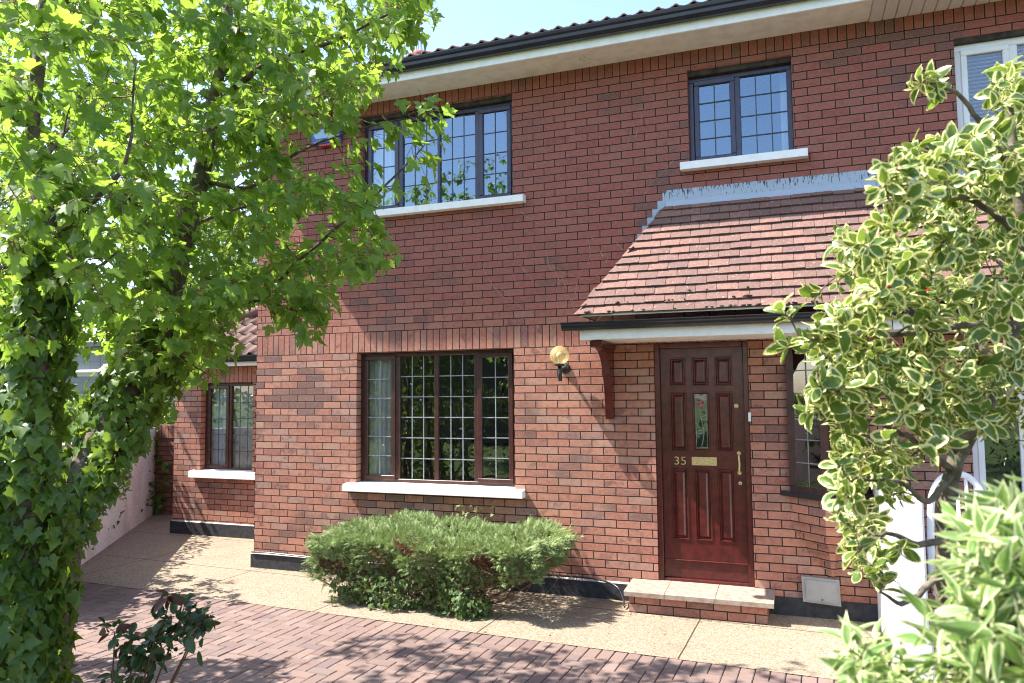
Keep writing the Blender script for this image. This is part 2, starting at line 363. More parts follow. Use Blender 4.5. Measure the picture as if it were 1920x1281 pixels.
for z0, z1, mi in ((0, SZ, 0), (SZ, SZ+.225, 1), (SZ+.225, 5.4, 0)):
    mb.face([(-3.155, 8., z0), (-3.155, 0., z0), (-3.155, 0., z1), (-3.155, 8., z1)], mi)
mb.face([(-3.155, 8, 5.4), (-3.155, 0, 5.4), (-3.155, 4, 7.1)], 0)
mb.face([(3.33, 8, 0), (-3.155, 8, 0), (-3.155, 8, 5.4), (3.33, 8, 5.4)], 0)
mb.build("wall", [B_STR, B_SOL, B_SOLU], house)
mb = MB()                                         # rooms behind the windows
for x0, x1, z0, z1 in ((-3.05, .9, .15, 2.7), (.95, 3.28, .15, 2.7), (-3.05, .9, 2.85, 5.2), (.95, 3.28, 2.85, 5.2)):
    y0, y1 = .3, 4.2
    mb.face([(x0, y0, z0), (x1, y0, z0), (x1, y1, z0), (x0, y1, z0)], 1); mb.face([(x0, y0, z1), (x1, y0, z1), (x1, y1, z1), (x0, y1, z1)])
    mb.face([(x0, y1, z0), (x1, y1, z0), (x1, y1, z1), (x0, y1, z1)]); mb.face([(x0, y0, z0), (x0, y1, z0), (x0, y1, z1), (x0, y0, z1)]); mb.face([(x1, y0, z0), (x1, y1, z0), (x1, y1, z1), (x1, y0, z1)])
mb.build("room_lining", [PLAST, CARPET], house)

mb = MB(); mb.box(-3.18, 1.16, -.022, 0., 0., .15, 0, skip='kb'); mb.box(2.36, 3.33, -.022, 0., 0., .15, 0, skip='kb'); mb.face([(-3.18, -.022, 0), (-3.18, GY, 0), (-3.18, GY, .15), (-3.18, -.022, .15)])
for a, b in ((-3.18, 1.16),): mb.face([(a, -.022, .152), (b, -.022, .152), (b, -.001, .165), (a, -.001, .165)], 1)
mb.build("plinth", [PLINTH, DPC], house)

# ------------------------------------------------------------------ windows
def window(parent, X0, X1, Z0, Z1, y, lights, fm, lm, rows, name="window", fw=.045, sill=None, head=None, depth=.07, glass=None, sillm=None):
    """lights: (x0, x1, kind 'f'ixed/'c'asement, columns)"""
    mb = MB(); y1 = y+depth
    mb.box(X0, X1, y, y1, Z1-fw, Z1, 0, .004); mb.box(X0, X1, y, y1, Z0, Z0+fw, 0, .004)
    xs = [X0+fw] + [q for l in lights for q in (l[0], l[1])] + [X1-fw]
    mb.box(X0, X0+fw, y, y1, Z0+fw, Z1-fw, 0, .004); mb.box(X1-fw, X1, y, y1, Z0+fw, Z1-fw, 0, .004)
    for i in range(len(lights)-1):
        a, b = lights[i][1], lights[i+1][0]; mb.box(a, b, y+.003, y1, Z0+fw, Z1-fw, 0, .004)
    win = mb.build(name, fm, parent)
    pm = MB(); lead = MB()
    for (a, b, k, nc) in lights:
        z0, z1 = Z0+fw, Z1-fw; yg = y+.03
        if k == 'c':
            s = MB(); t = .048; yy = y-.012; a0, b0, c0, d0 = a-.012, b+.012, z0-.012, z1+.012
            s.box(a0, b0, yy, yy+.045, d0-t, d0, 0, .005); s.box(a0, b0, yy, yy+.045, c0, c0+t, 0, .005)
            s.box(a0, a0+t, yy+.001, yy+.045, c0+t, d0-t, 0, .005); s.box(b0-t, b0, yy+.001, yy+.045, c0+t, d0-t, 0, .005)
            s.build("casement", fm, win); a, b, z0, z1 = a0+t, b0-t, c0+t, d0-t; yg = y+.012
        tilt = rng.uniform(-.0025, .0025, 2)
        pm.face([(a, yg+tilt[0], z0), (b, yg+tilt[1], z0), (b, yg+tilt[1], z1), (a, yg+tilt[0], z1)])
        w = .0045
        for i in range(1, nc):
            x = a+(b-a)*i/nc; lead.box(x-w, x+w, yg-.005, yg-.001, z0, z1)
        for j in range(1, rows):
            z = z0+(z1-z0)*j/rows; lead.box(a, b, yg-.006, yg-.002, z-w, z+w)
    pm.build("pane", glass or GLASS, win)
    if lead.f: lead.build("lead_came", lm, win)
    if head: h = MB(); h.box(X0, X1, y-.05, y+depth, Z1+.001, Z1+head, 0); h.build("head_strip", LINTEL, win)
    if sill:
        sx0, sx1, pr, zt, th = sill; s = MB()
        s.prism([(y+.02, zt+.004), (-pr+wy(y), zt-.016), (-pr+wy(y), zt-th), (wy(y), zt-th), (wy(y), zt-.03), (y+.02, zt-.03)], 'X', sx0+.06, sx1-.06)
        for e0, e1 in ((sx0, sx0+.06), (sx1-.06, sx1)): s.prism([(wy(y), zt-.005), (-pr+wy(y), zt-.016), (-pr+wy(y), zt-th), (wy(y), zt-th)], 'X', e0, e1)
        s.build("sill", sillm or WHITE, win)
    return win
def wy(y): return GY if y > 1 else 0.
window(house, -1.825, -.003, .985, 2.38, .09, [(-1.77, -1.41, 'c', 2), (-1.345, -.935, 'f', 3), (-.89, -.48, 'f', 3), (-.425, -.06, 'c', 2)], WOODW, LEADC, 6, sill=(-1.935, .105, .09, .99, .085))
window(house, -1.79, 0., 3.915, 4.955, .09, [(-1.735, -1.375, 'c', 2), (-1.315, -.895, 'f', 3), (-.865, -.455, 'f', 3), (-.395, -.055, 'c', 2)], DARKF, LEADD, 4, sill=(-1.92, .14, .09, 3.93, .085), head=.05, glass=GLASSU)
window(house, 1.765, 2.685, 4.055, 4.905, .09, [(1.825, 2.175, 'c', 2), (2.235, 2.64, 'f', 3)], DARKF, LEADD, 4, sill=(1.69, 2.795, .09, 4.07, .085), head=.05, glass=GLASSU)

# curtains and blinds stand inside the rooms
def curtain(label, x0, x1, y, z0, z1, mat, folds, amp=.03, taper=0., group=None, name="curtain"):
    n = folds*8; V = []; F = []
    for j in range(7):
        z = z0+(z1-z0)*j/6; k = 1-taper*(1-j/6)
        for i in range(n+1):
            t = i/n; V.append((x0+(x1-x0)*t*k, y+amp*math.sin(t*folds*2*math.pi+.5*math.sin(9*t)), z))
    for j in range(6):
        for i in range(n): F.append([j*(n+1)+i, j*(n+1)+i+1, (j+1)*(n+1)+i+1, (j+1)*(n+1)+i])
    m = MB(); m.shared(V, F); o = m.build(name, mat); tag(o, label, "curtain", group); return o
curtain("white curtain hanging behind the left light of the ground floor window", -1.815, -1.5, .205, .99, 2.36, CURT, 5, .022, .0)
curtain("white curtain behind the left light of the wide upper window", -1.78, -1.42, .205, 3.92, 4.98, CURT, 5, .022)
curtain("narrow white curtain at the right edge of the small upper window", 2.58, 2.75, .36, 3.9, 4.94, CURT, 2, .02)
curtain("narrow white curtain at the left edge of the small upper window", 1.72, 1.83, .36, 3.9, 4.94, CURT, 2, .02)

# ------------------------------------------------------------------ door
mb = MB(); X0, X1 = 1.393, 2.236; zt = 2.385; zb = .2
mb.box(X0, X0+.05, .015, .12, zb, zt, 0, .006); mb.box(X1-.05, X1, .015, .12, zb, zt, 0, .006); mb.box(X0+.05, X1-.05, .015, .12, zt-.05, zt, 0, .006)
mb.box(X0+.05, X1-.05, .02, .13, zb, zb+.03, 0, .004)
mb.build("door_frame", WOODF, house)
dx0, dx1, dz0, dz1 = X0+.053, X1-.053, zb+.033, zt-.053; DW, DH = dx1-dx0, dz1-dz0
DY = .06
def dX(f): return dx0+DW*f
def dZ(f): return dz1-DH*f
cols = [(.105, .315), (.385, .595), (.665, .875)]; rws = [(.04, .168), (.193, .452), (.528, .838)]
door = None
mb = MB()
xs = [0] + [q for c in cols for q in c] + [1]; zs = [0] + [q for r in rws for q in r] + [1]
for i in range(len(xs)-1):
    for j in range(len(zs)-1):
        pan = i % 2 == 1 and j % 2 == 1
        a, b, c, d = dX(xs[i]), dX(xs[i+1]), dZ(zs[j+1]), dZ(zs[j])
        if not pan: mb.face([(a, DY, c), (b, DY, c), (b, DY, d), (a, DY, d)]); continue
        # moulding slopes in, flat recess, raised field
        rings = [(0, 0), (.004, -.007), (.011, -.007), (.02, .014), (.026, .014), (.05, -.002)]
        if i == 3 and j == 3: rings = [(0, 0), (.004, -.007), (.011, -.007), (.02, .012)]
        for (p, q), (p2, q2) in zip(rings[:-1], rings[1:]):
            A = [(a+p, DY+q, c+p), (b-p, DY+q, c+p), (b-p, DY+q, d-p), (a+p, DY+q, d-p)]; Bq = [(a+p2, DY+q2, c+p2), (b-p2, DY+q2, c+p2), (b-p2, DY+q2, d-p2), (a+p2, DY+q2, d-p2)]
            for k in range(4): mb.face([A[k], A[(k+1) % 4], Bq[(k+1) % 4], Bq[k]])
        if not (i == 3 and j == 3): mb.face(Bq)
mb.box(dx0, dx1, DY+.001, DY+.045, dz0, dz0+.001)
mb.box(dx0, dX(1), DY-.016, DY, dZ(.925)-.006, dZ(.925)+.006, 0, .004)
mb.face([(dx0, DY+.045, dz0), (dx1, DY+.045, dz0), (dx1, DY+.045, dZ(.46)), (dx0, DY+.045, dZ(.46))])
door = mb.build("door", WOODF, house)
ga, gb, gc, gd = dX(.385)+.02, dX(.595)-.02, dZ(.452)+.02, dZ(.193)-.02
m = MB(); m.face([(ga, DY+.012, gc), (gb, DY+.012, gc), (gb, DY+.012, gd), (ga, DY+.012, gd)]); m.build("door_glass", GLASS, door)
# leaded flower in the door glass
m = MB(); yl = DY+.006; gw, gh = gb-ga, gd-gc
def G(u, v): return (ga+gw*u, yl, gc+gh*v)
for u0, v0, u1, v1 in ((.08, .0, .08, 1), (.92, 0, .92, 1), (0, .03, 1, .03), (0, .97, 1, .97)): m.tube([G(u0, v0), G(u1, v1)], .0022, 4)
m.tube([G(*p) for p in [(.45, .03), (.62, .18), (.7, .32), (.55, .48), (.42, .6), (.4, .72), (.45, .8)]], .0025, 4)
m.tube([G(.45, .88), G(.45, .97)], .002, 4); m.tube([G(.8, .97), G(.85, .62)], .002, 4)
def leafloop(cx, cy, a, b, rot):
    return [G(cx+a*math.cos(t)*math.cos(rot)-b*math.sin(t)*math.sin(rot), cy+(a*math.cos(t)*math.sin(rot)+b*math.sin(t)*math.cos(rot))*gw/gh) for t in np.linspace(0, 2*math.pi, 13)]
for q in ((.38, .31, .28, .14, .1), (.72, .57, .24, .13, .5)): m.tube(leafloop(*q), .0022, 4)
for q in ((.3, .82, .19, .17, 0), (.62, .84, .19, .17, 0), (.5, .75, .2, .15, 0)): m.tube(leafloop(*q), .0025, 4)
m.build("leaded_flower", LEADC, door)
RUBY = simple("ruby_glass", (.30, .012, .02), .15, .1)
m = MB()
for q in ((.3, .82, .17, .15, 0), (.62, .84, .17, .15, 0), (.5, .75, .18, .13, 0)): m.face([(p[0], yl+.003, p[2]) for p in leafloop(*q)[:-1]])
m.build("ruby_petal", RUBY, door)
m = MB(); a, b, c, d = dX(.362), dX(.665), dZ(.513), dZ(.477)
m.box(a, b, DY-.008, DY, c, d, 0, .003); m.box(a+.03, b-.03, DY-.013, DY-.0081, c+.014, d-.014, 0, .003); m.build("letterbox", BRASS, door)
m = MB(); hx = dX(.93)
m.tube(smooth_path([(hx, DY-.005, dZ(.46)), (hx, DY-.035, dZ(.47)), (hx+.004, DY-.05, dZ(.50)), (hx, DY-.035, dZ(.53)), (hx, DY-.005, dZ(.54))], 4), .009, 8)
for z in (.458, .541): m.lathe([(0, .018), (.012, .018), (.019, .006), (.02, 0)], (hx, DY, dZ(z)), 'Y', 12)
m.build("pull_handle", BRASS, door)
m = MB(); m.lathe([(0, .014), (.016, .014), (.021, .006), (.022, 0)], (dX(.915), DY, dZ(.255)), 'Y', 16); m.build("cylinder_lock", BRASS, door)
m = MB(); m.lathe([(.004, .008), (.012, .008), (.016, .003), (.017, 0)], (dX(.935), DY, dZ(.585)), 'Y', 14); m.build("keyhole_plate", BRASS, door)
cu = bpy.data.curves.new("numeral", 'FONT'); cu.body = "35"; cu.size = .105; cu.extrude = .003; cu.offset = -.0012
to = bpy.data.objects.new("tmp", cu); COL.objects.link(to); bpy.context.view_layer.update()
nm = bpy.data.meshes.new_from_object(to.evaluated_get(bpy.context.evaluated_depsgraph_get())); bpy.data.objects.remove(to)
x0 = min(v.co.x for v in nm.vertices); x1 = max(v.co.x for v in nm.vertices)
for v in nm.vertices: x, y, z = v.co; v.co = (dX(.148)+(x-x0)/(x1-x0)*(dX(.29)-dX(.148)), DY-.004-z, dZ(.512)+y*1.02)
nm.materials.append(BRASS); link("house_number", nm, door)
m = MB(); m.box(X1-.012, X1+.012, -.03, .014, 1.66, 1.74, 0, .004); bell = m.build("doorbell", PVCW, house)

# step
mb = MB(); mb.box(1.19, 2.345, -.355, -.0005, 0., .146, 0, skip='bk'); st = mb.build("door_step", B_STEP, house)
mb = MB()
for a, b in ((1.155, 1.505), (1.509, 1.93), (1.934, 2.40)): mb.prism([(-.40, .146), (-.40, .184), (-.39, .19), (-.02, .205), (.02, .205), (.02, .146)], 'X', a, b)
mb.build("slab", STONE, st)

# ------------------------------------------------------------------ bay window
BP = [(2.55, -.004), (2.82, -.27), (2.92, -.27), (3.20, -.004)]
mb = MB()
def bay_pt(k, s): x, y = BP[k]; return (x if k in (1, 2) else x, -.002+(y+.002)*s)
zc = 1.0175; row = 0
while zc > .40:
    s_ = max(0., min(1., (zc-.36)/.46)); za = zc-.075
    def q(kk, z, s=s_):
        x, y = BP[kk]; cx = 2.87; return (cx+(x-cx)*s, -.003+(y+.003)*s, z)
    for k in range(3):
        mb.face([q(k, za), q(k+1, za), q(k+1, zc), q(k, zc)])
        if k < 2 or True: mb.face([q(k, za), q(k+1, za), (q(k+1, za)[0], -.0031, za), (q(k, za)[0], -.0031, za)])
    mb.face([q(0, zc), q(1, zc), q(2, zc), q(3, zc)]); zc = za; row += 1
mb.build("bay_base", B_STR, house)
def off(P, d):
    return [(P[0][0]-d*1.2, P[0][1]), (P[1][0]-d*.4, P[1][1]-d), (P[2][0]+d*.4, P[2][1]-d), (P[3][0]+d*1.2, P[3][1])]
mb = MB()
def ring(mb, P, z0, z1, t, mi=0):
    Q = [(P[0][0]+t*1.3, P[0][1]), (P[1][0]+t*.4, P[1][1]+t), (P[2][0]-t*.4, P[2][1]+t), (P[3][0]-t*1.3, P[3][1])]
    for k in range(3):
        a, b, c, d = P[k], P[k+1], Q[k+1], Q[k]
        mb.face([(*a, z0), (*b, z0), (*b, z1), (*a, z1)], mi); mb.face([(*a, z1), (*b, z1), (*c, z1), (*d, z1)], mi); mb.face([(*a, z0), (*b, z0), (*c, z0), (*d, z0)], mi); mb.face([(*d, z0), (*c, z0), (*c, z1), (*d, z1)], mi)
ring(mb, BP, 1.062, 1.115, .05); ring(mb, BP, 2.30, 2.388, .05)
for (x, y) in ((2.585, -.02), (2.835, -.245), (2.905, -.245), (3.165, -.02)): mb.box(x-.034, x+.034, y-.03, y+.03, 1.115, 2.30, 0, .004)
bw = mb.build("bay_window", WOODW, house)
m = MB(); Pq = off(BP, .035); m2 = [(2.47, -.003), (2.80, -.315), (2.94, -.315), (3.27, -.003)]
ring(m, m2, 1.02, 1.062, .12); m.build("sill", simple("dark_sill_paint", (.022, .016, .02), .3), bw)
m = MB(); l = MB()
for (a, b, n) in (((2.61, -.05), (2.81, -.235), 2), ((2.84, -.25), (2.90, -.25), 1), ((2.93, -.235), (3.14, -.05), 2)):
    m.face([(*a, 1.115), (*b, 1.115), (*b, 2.3), (*a, 2.3)])
    for i in range(1, n): x, y = (a[0]+b[0])/2, (a[1]+b[1])/2; l.tube([(x, y-.003, 1.115), (x, y-.003, 2.3)], .005, 4)
    for j in range(1, 6): z = 1.115+1.185*j/6; l.tube([(a[0], a[1]-.003, z), (b[0], b[1]-.003, z)], .005, 4)
m.build("pane", GLASS, bw); l.build("lead_came", LEADC, bw)

# ------------------------------------------------------------------ porch roof
PY, PZ, TZ = -.72, 2.60, 3.69; PL = math.hypot(PY, TZ-PZ)
def porch_tiles(mb, flip=False, xe=3.33, x_hip=.865):
    g = PL/14; es = np.array([0, -PY, TZ-PZ])/PL; nn = np.array([0, -(TZ-PZ), -PY])/PL
    def P(x, s, h):
        p = np.array([x, PY, PZ])+es*s+nn*h
        if flip: p[0] = 2*3.332-p[0]
        return p
    def hx(s): return x_hip+.72*s/PL
    for r in range(14):
        s0 = r*g; s1 = min(PL, s0+g*1.35); w_ = .172; x = x_hip-.2+(r % 2)*w_/2+rng.uniform(-.008, .008); first = True
        while x < xe:
            xa, xb = x+.002, min(x+w_-.002, xe); x += w_
            if xb < hx(s0)+.03: continue
            la, lb = xa, xa
            if xa < hx(s1)+.02: la, lb = hx(s0)-.035, hx(s1)-.03
            if lb > xb-.03: lb = xb-.03
            ds = rng.uniform(-.006, .004); dh = rng.uniform(-.002, .004); tw = rng.uniform(-.003, .003); h0, h1 = .026+dh, .004
            a, b, c, d = P(la, s0+ds, h0+tw), P(xb, s0+ds, h0-tw), P(xb, s1, h1), P(lb, s1, h1)
            a2, b2 = P(la, s0+ds, h0-.013), P(xb, s0+ds, h0-.013); i0 = len(mb.v)
            mid = (a+b)/2+nn*.002; V = [a, b, c, d, a2, b2, P(lb, s1, -.01), P(xb, s1, -.01), mid]
            mb.shared(V, [[0, 8, 3], [8, 1, 2], [8, 2, 3], [4, 5, 1, 8, 0], [0, 3, 6, 4], [5, 7, 2, 1]], 0, False)
    # the short hip slope on the end
    e2 = np.array([.72, 0, TZ-PZ])/PL; n2 = np.array([-(TZ-PZ), 0, .72])/PL
    for r in range(14):
        s0 = r*g; s1 = min(PL, s0+g*1.35); y = -.005
        while y > PY+.72*s0/PL:
            ya, yb = y, max(y-.17, PY+.72*s0/PL); y -= .172
            yc = max(yb, PY+.72*s1/PL)
            V = []
            for yy, s, h in ((ya, s0, .024), (yb, s0, .024), (yc, s1, .004), (ya, s1, .004), (ya, s0, .01), (yb, s0, .01)):
                p = np.array([x_hip, yy, PZ])+e2*s+n2*h
                if flip: p[0] = 2*3.332-p[0]
                V.append(p)
            mb.shared(V, [[0, 1, 2, 3], [4, 5, 1, 0]], 0, False)
mb = MB(); porch_tiles(mb); porch = mb.build("porch_roof", PTILE, house)
mb = MB(); mb.prism([(0., TZ-.05), (-.035, TZ-.03), (-.03, TZ-.01), (-.012, TZ+.03), (-.008, TZ+.135), (0., TZ+.135)], 'X', 1.545, 3.328)
zz = 2.68
while zz < TZ+.05:
    xl = .865+.72*(zz-PZ)/(TZ-PZ); mb.box(xl-.10, xl+.06, -.011, -.0005, zz, zz+.0745); zz += .075
mb.build("flashing", LEADF, porch)
MOSS = simple("dry_moss", (.06, .045, .025), .95, .3, 40, .01)
mb = MB()
for i in range(46):
    x = rng.uniform(.95, 3.2); s = rng.choice([.0, .095, .19], p=[.5, .4, .1])+.01; p = np.array([x, PY, PZ])+np.array([0, -PY, TZ-PZ])/PL*s+np.array([0, -(TZ-PZ), -PY])/PL*.026
    b = bmesh.new(); bmesh.ops.create_icosphere(b, subdivisions=1, radius=rng.uniform(.006, .019)); 
    for v in b.verts: v.co *= rng.uniform(.6, 1.3)
    mb.bm(b, 0, Matrix.Translation(p) @ Matrix.Diagonal((1.5, 1, .8, 1)), True)
mb.build("moss", MOSS, porch)
FY = -.65
mb = MB(); mb.box(.865, 3.328, FY-.02, FY, 2.39, 2.50, 0, .003); mb.box(.865, .885, FY, -.001, 2.39, 2.50, 0, .003); mb.build("porch_fascia", WHITE, house)
mb = MB(); mb.box(.886, 3.328, FY+.001, -.001, 2.395, 2.41, 0); mb.face([(.88, PY, PZ-.01), (3.328, PY, PZ-.01), (3.328, -.001, TZ-.02), (1.6, -.001, TZ-.02)]); mb.build("porch_soffit", CREAM, house)
def gutter(mb, x0, x1, yb, zt, w=.105, h=.085):
    prof = [(yb, zt), (yb, zt-h*.7), (yb-.015, zt-h), (yb-w*.55, zt-h), (yb-w*.78, zt-h*.72), (yb-w*.82, zt-h*.45), (yb-w*.95, zt-h*.3), (yb-w, zt-h*.08), (yb-w, zt), (yb-w+.006, zt), (yb-w*.75, zt-h*.4), (yb-w*.5, zt-h*.8), (yb-.012, zt-h*.8), (yb-.008, zt)]
    mb.prism(prof, 'X', x0, x1)
mb = MB(); gutter(mb, .72, 3.33, FY-.021, 2.54, .105, .07); gutter(mb, .83, .905, FY-.0205, 2.542, .109, .074); mb.build("porch_gutter", BLACKP, house)
# timber bracket
mb = MB()
arc = [(-.46, 2.33), (-.34, 2.30), (-.24, 2.22), (-.17, 2.10), (-.125, 1.96), (-.10, 1.82), (-.085, 1.68)]
poly = [(-.002, 2.33), (-.46, 2.33)] + arc[1:] + [(-.002, 1.68)]
mb.prism(poly, 'X', .945, 1.015); mb.box(.925, 1.035, -.56, -.002, 2.331, 2.389, 0, .005); mb.build("porch_bracket", WOODF, house)

# ------------------------------------------------------------------ main roof and eaves
EZ = 5.165; TP = math.tan(R_(24))
def pantiles(mb, x0, x1, y0, z0, L, pitch, per=.155, amp=.026, course=.32, hip=0.):
    nx = int((x1-x0)/per*8); cp, sp = math.cos(pitch), math.sin(pitch); nr = int(L/course)
    for r in range(nr):
        s0, s1 = r*course, min(L, (r+1)*course+.03); V = []; F = []
        for i in range(nx+1):
            x = x0+(x1-x0)*i/nx; t = (x/per) % 1.; h = amp*max(0., math.sin(math.pi*min(1, t/.5)))if t < .5 else amp*.12*math.cos((t-.5)*4*math.pi)
            for s, o in ((s0, .022), (s1, 0.)):
                V.append((x, y0+s*cp-(h+o)*sp, z0+s*sp+(h+o)*cp))
            V.append((x, y0+s0*cp-(h+.006)*sp, z0+s0*sp+(h+.006)*cp))
        for i in range(nx):
            xm = x0+(x1-x0)*(i+.5)/nx
            if hip and xm < x0+hip*(s0*cp): continue
            a = i*3; F += [[a, a+3, a+4, a+1], [a+2, a+5, a+3, a]]
        mb.shared(V, F, 0, True)
mb = MB(); pantiles(mb, -3.45, 3.33, -.52, 5.302, 5.1, R_(24), amp=.028)
mb.face([(-3.45, -.5, 5.24), (3.33, -.5, 5.24), (3.33, 4.1, 5.24+4.6*TP), (-3.45, 4.1, 5.24+4.6*TP)]); mb.face([(-3.45, 8.6, 5.24), (3.33, 8.6, 5.24), (3.33, 4.1, 5.25+4.6*TP), (-3.45, 4.1, 5.25+4.6*TP)])
rf = mb.build("roof", PANTILE, house)
mb = MB(); mb.box(-3.5, -2.95, 3.85, 4.55, 6.9, 7.42, 0, .01); ch = mb.build("chimney", B_STR, house)
POT = simple("terracotta_pot", (.42, .15, .12), .8, .15, 15)
mb = MB(); mb.lathe([(.10, 7.42), (.105, 7.6), (.10, 7.68), (.13, 7.70), (.145, 7.76), (.13, 7.83), (.10, 7.84), (.09, 7.7)], (-3.27, 4.2, 0), 'Z', 20); mb.build("chimney_pot", POT, ch)
WIRE = simple("black_wire", (.02, .02, .02), .5)
mb = MB()
for k in range(9): a = 2*math.pi*k/9; mb.tube(smooth_path([(-3.27+.12*math.cos(a), 4.2+.12*math.sin(a), 7.82), (-3.27+.09*math.cos(a), 4.2+.09*math.sin(a), 8.0), (-3.27+.015*math.cos(a), 4.2+.015*math.sin(a), 8.2)], 4), .005, 4)
mb.build("bird_guard", WIRE, ch)
mb = MB(); mb.box(-3.45, 3.328, -.45, -.425, EZ-.045, EZ+.1, 0, .003); mb.box(-3.452, -3.43, -.424, 8.4, EZ-.045, EZ+.07); mb.build("fascia", WHITE, house)
mb = MB(); mb.box(-3.428, 3.328, -.4245, -.0005, EZ-.02, EZ-.008); mb.box(-3.428, -3.156, .0, 8., EZ-.02, EZ-.008)
mb.build("soffit", CREAM, house)
mb = MB()
for dx, dz in ((0, 0), (.03, .02), (.055, -.015), (.085, .01)): mb = MB(); mb.lathe([(0, 0), (.007, 0)], (.78+dx, -.2+dz*2, EZ-.0215), 'Z', 8); mb.build("soffit_vent_hole", WIRE, house)
mb = MB(); gutter(mb, -3.47, 3.33, -.451, 5.30, .11, .105); mb.build("gutter", BLACKP, house)

# ------------------------------------------------------------------ creeper marks left on the brickwork
CREEP = simple("creeper_mark", (.36, .23, .20), .9, .5, 90, col2=(.25, .10, .085))
mb = MB()
marks = [(675,485,30,75),(720,525,50,30),(700,500,60,55)]
def crack(x, z, ln, ang, n=9, w=.004):
    pts = [(x, z)]; a = ang
    for i in range(n): a += rng.uniform(-.25, .25); pts.append((pts[-1][0]+ln/n*math.cos(a), pts[-1][1]+ln/n*math.sin(a)))
    W = rng.uniform(.0006, 1.3, len(pts))*w; W[[0, -1]] = .0003; V = []
    for p, ww in zip(pts, W): V += [(p[0]-math.sin(ang)*ww, -.0025, p[1]+math.cos(ang)*ww), (p[0]+math.sin(ang)*ww, -.0025, p[1]-math.cos(ang)*ww)]
    m = MB(); m.shared(V, [[2*i, 2*i+1, 2*i+3, 2*i+2] for i in range(len(pts)-1)], 0, False); m.build("creeper_mark", CREEP, house)
for x, z, l, a in ((-.35, 3.28, .5, -1.15), (-.2, 3.05, .45, -.6), (.0, 3.3, .4, -.95), (.35, 3.35, .5, -1.2), (.42, 3.2, .45, -.7), (.75, 3.0, .5, 1.25), (.62, 2.85, .4, 1.0), (.5, 3.1, .45, -1.45), (.8, 3.45, .35, -.9), (1.0, 3.4, .3, -.6), (1.0, 2.8, .35, 1.5), (.1, 2.75, .25, -1.3), (-.6, 3.4, .3, -1.), (1.35, 3.85, .5, 1.0), (1.25, 4.35, .4, 1.2), (.62, 2.6, .3, -1.5), (-.25, 2.65, .2, -1.2), (.05, 3.8, .3, -1.)):
    crack(x, z, l, a)
    if rng.random() < .7: crack(x+rng.uniform(-.1, .1), z-.1, l*.6, a+rng.uniform(-.6, .6), 6, .003)
# cable lying on the plinth
mb = MB(); pts = [(-3.16, -.03, .172), (-2.9, -.03, .178), (-2.4, -.03, .17), (-1.6, -.032, .174), (-.6, -.03, .171), (.3, -.03, .18), (.75, -.04, .185), (1.0, -.08, .15), (1.1, -.2, .08), (1.14, -.3, .02)]
mb.tube(smooth_path(pts, 5), .008, 6); tag(mb.build("cable", BLACKP), "black cable lying along the top of the plinth", "cable")

# ------------------------------------------------------------------ single storey wing
mb = MB(); EX0, EX1 = -5.69, -3.156
wall_front(mb, EX0, EX1, 0, 2.36, GY, [(-5.22, -4.32, .86, 2.11)], [(2.11, 2.335)], .3)
mb.face([(EX0, 6., 0), (EX0, GY, 0), (EX0, GY, 2.36), (EX0, 6., 2.36)]); wing = mb.build("wing_wall", [B_STR, B_WSOL], house)
mb = MB(); y0 = GY+.3
x0, x1, y1, z0, z1 = EX0+.2, EX1-.2, 5.5, .1, 2.34
for q in ([(x0, y0, z0), (x1, y0, z0), (x1, y1, z0), (x0, y1, z0)], [(x0, y0, z1), (x1, y0, z1), (x1, y1, z1), (x0, y1, z1)], [(x0, y1, z0), (x1, y1, z0), (x1, y1, z1), (x0, y1, z1)], [(x0, y0, z0), (x0, y1, z0), (x0, y1, z1), (x0, y0, z1)], [(x1, y0, z0), (x1, y1, z0), (x1, y1, z1), (x1, y0, z1)]): mb.face(q)
mb.build("wing_room_lining", PLAST, house)
mb = MB(); mb.box(EX0-.022, EX1, GY-.022, GY, 0, .17, 0, skip='kb'); mb.face([(EX0-.022, GY-.022, 0), (EX0-.022, 6, 0), (EX0-.022, 6, .17), (EX0-.022, GY-.022, .17)]); mb.face([(EX0, GY-.022, .172), (EX1, GY-.022, .172), (EX1, GY-.001, .185), (EX0, GY-.001, .185)], 1); mb.build("wing_plinth", [PLINTH, DPC], house)
window(house, -5.22, -4.32, .885, 2.11, GY+.09, [(-5.165, -4.815, 'c', 2), (-4.765, -4.37, 'f', 3)], WOODW, LEADD, 5, sill=(-5.34, -4.2, .09, .90, .1))
curtain("beige blind drawn behind the small wing window", -4.84, -4.34, GY+.185, .89, 2.1, BEIGE, 3, .006, name="blind")
curtain("pale curtain gathered in the left light of the small wing window", -5.2, -4.93, GY+.195, .89, 2.1, CURT, 4, .018)
mb = MB(); mb.box(EX0-.2, EX1, GY-.22, GY-.2, 2.335, 2.44, 0); mb.box(EX0-.2, EX0-.18, GY-.199, 6, 2.335, 2.44); mb.build("wing_fascia", WHITE, house)
mb = MB(); mb.box(EX0-.179, EX1, GY-.199, GY-.0005, 2.338, 2.35); mb.box(EX0-.179, EX0-.0005, GY, 6, 2.338, 2.35); mb.build("wing_soffit", CREAM, house)
mb = MB(); gutter(mb, EX0-.3, EX1, GY-.221, 2.47, .1, .085); mb.build("wing_gutter", BLACKP, house)
mb = MB(); pit = R_(33); pantiles(mb, EX0-.25, EX1, GY-.27, 2.46, 2.6, pit, .2, .045, .3, hip=1.0)
cpp, spp = math.cos(pit), math.sin(pit); hx0 = EX0-.25; yy0 = GY-.27
mb.face([(hx0, yy0, 2.45), (EX1, yy0, 2.45), (EX1, yy0+2.6*cpp, 2.45+2.6*spp), (hx0+2.6*cpp, yy0+2.6*cpp, 2.45+2.6*spp)])
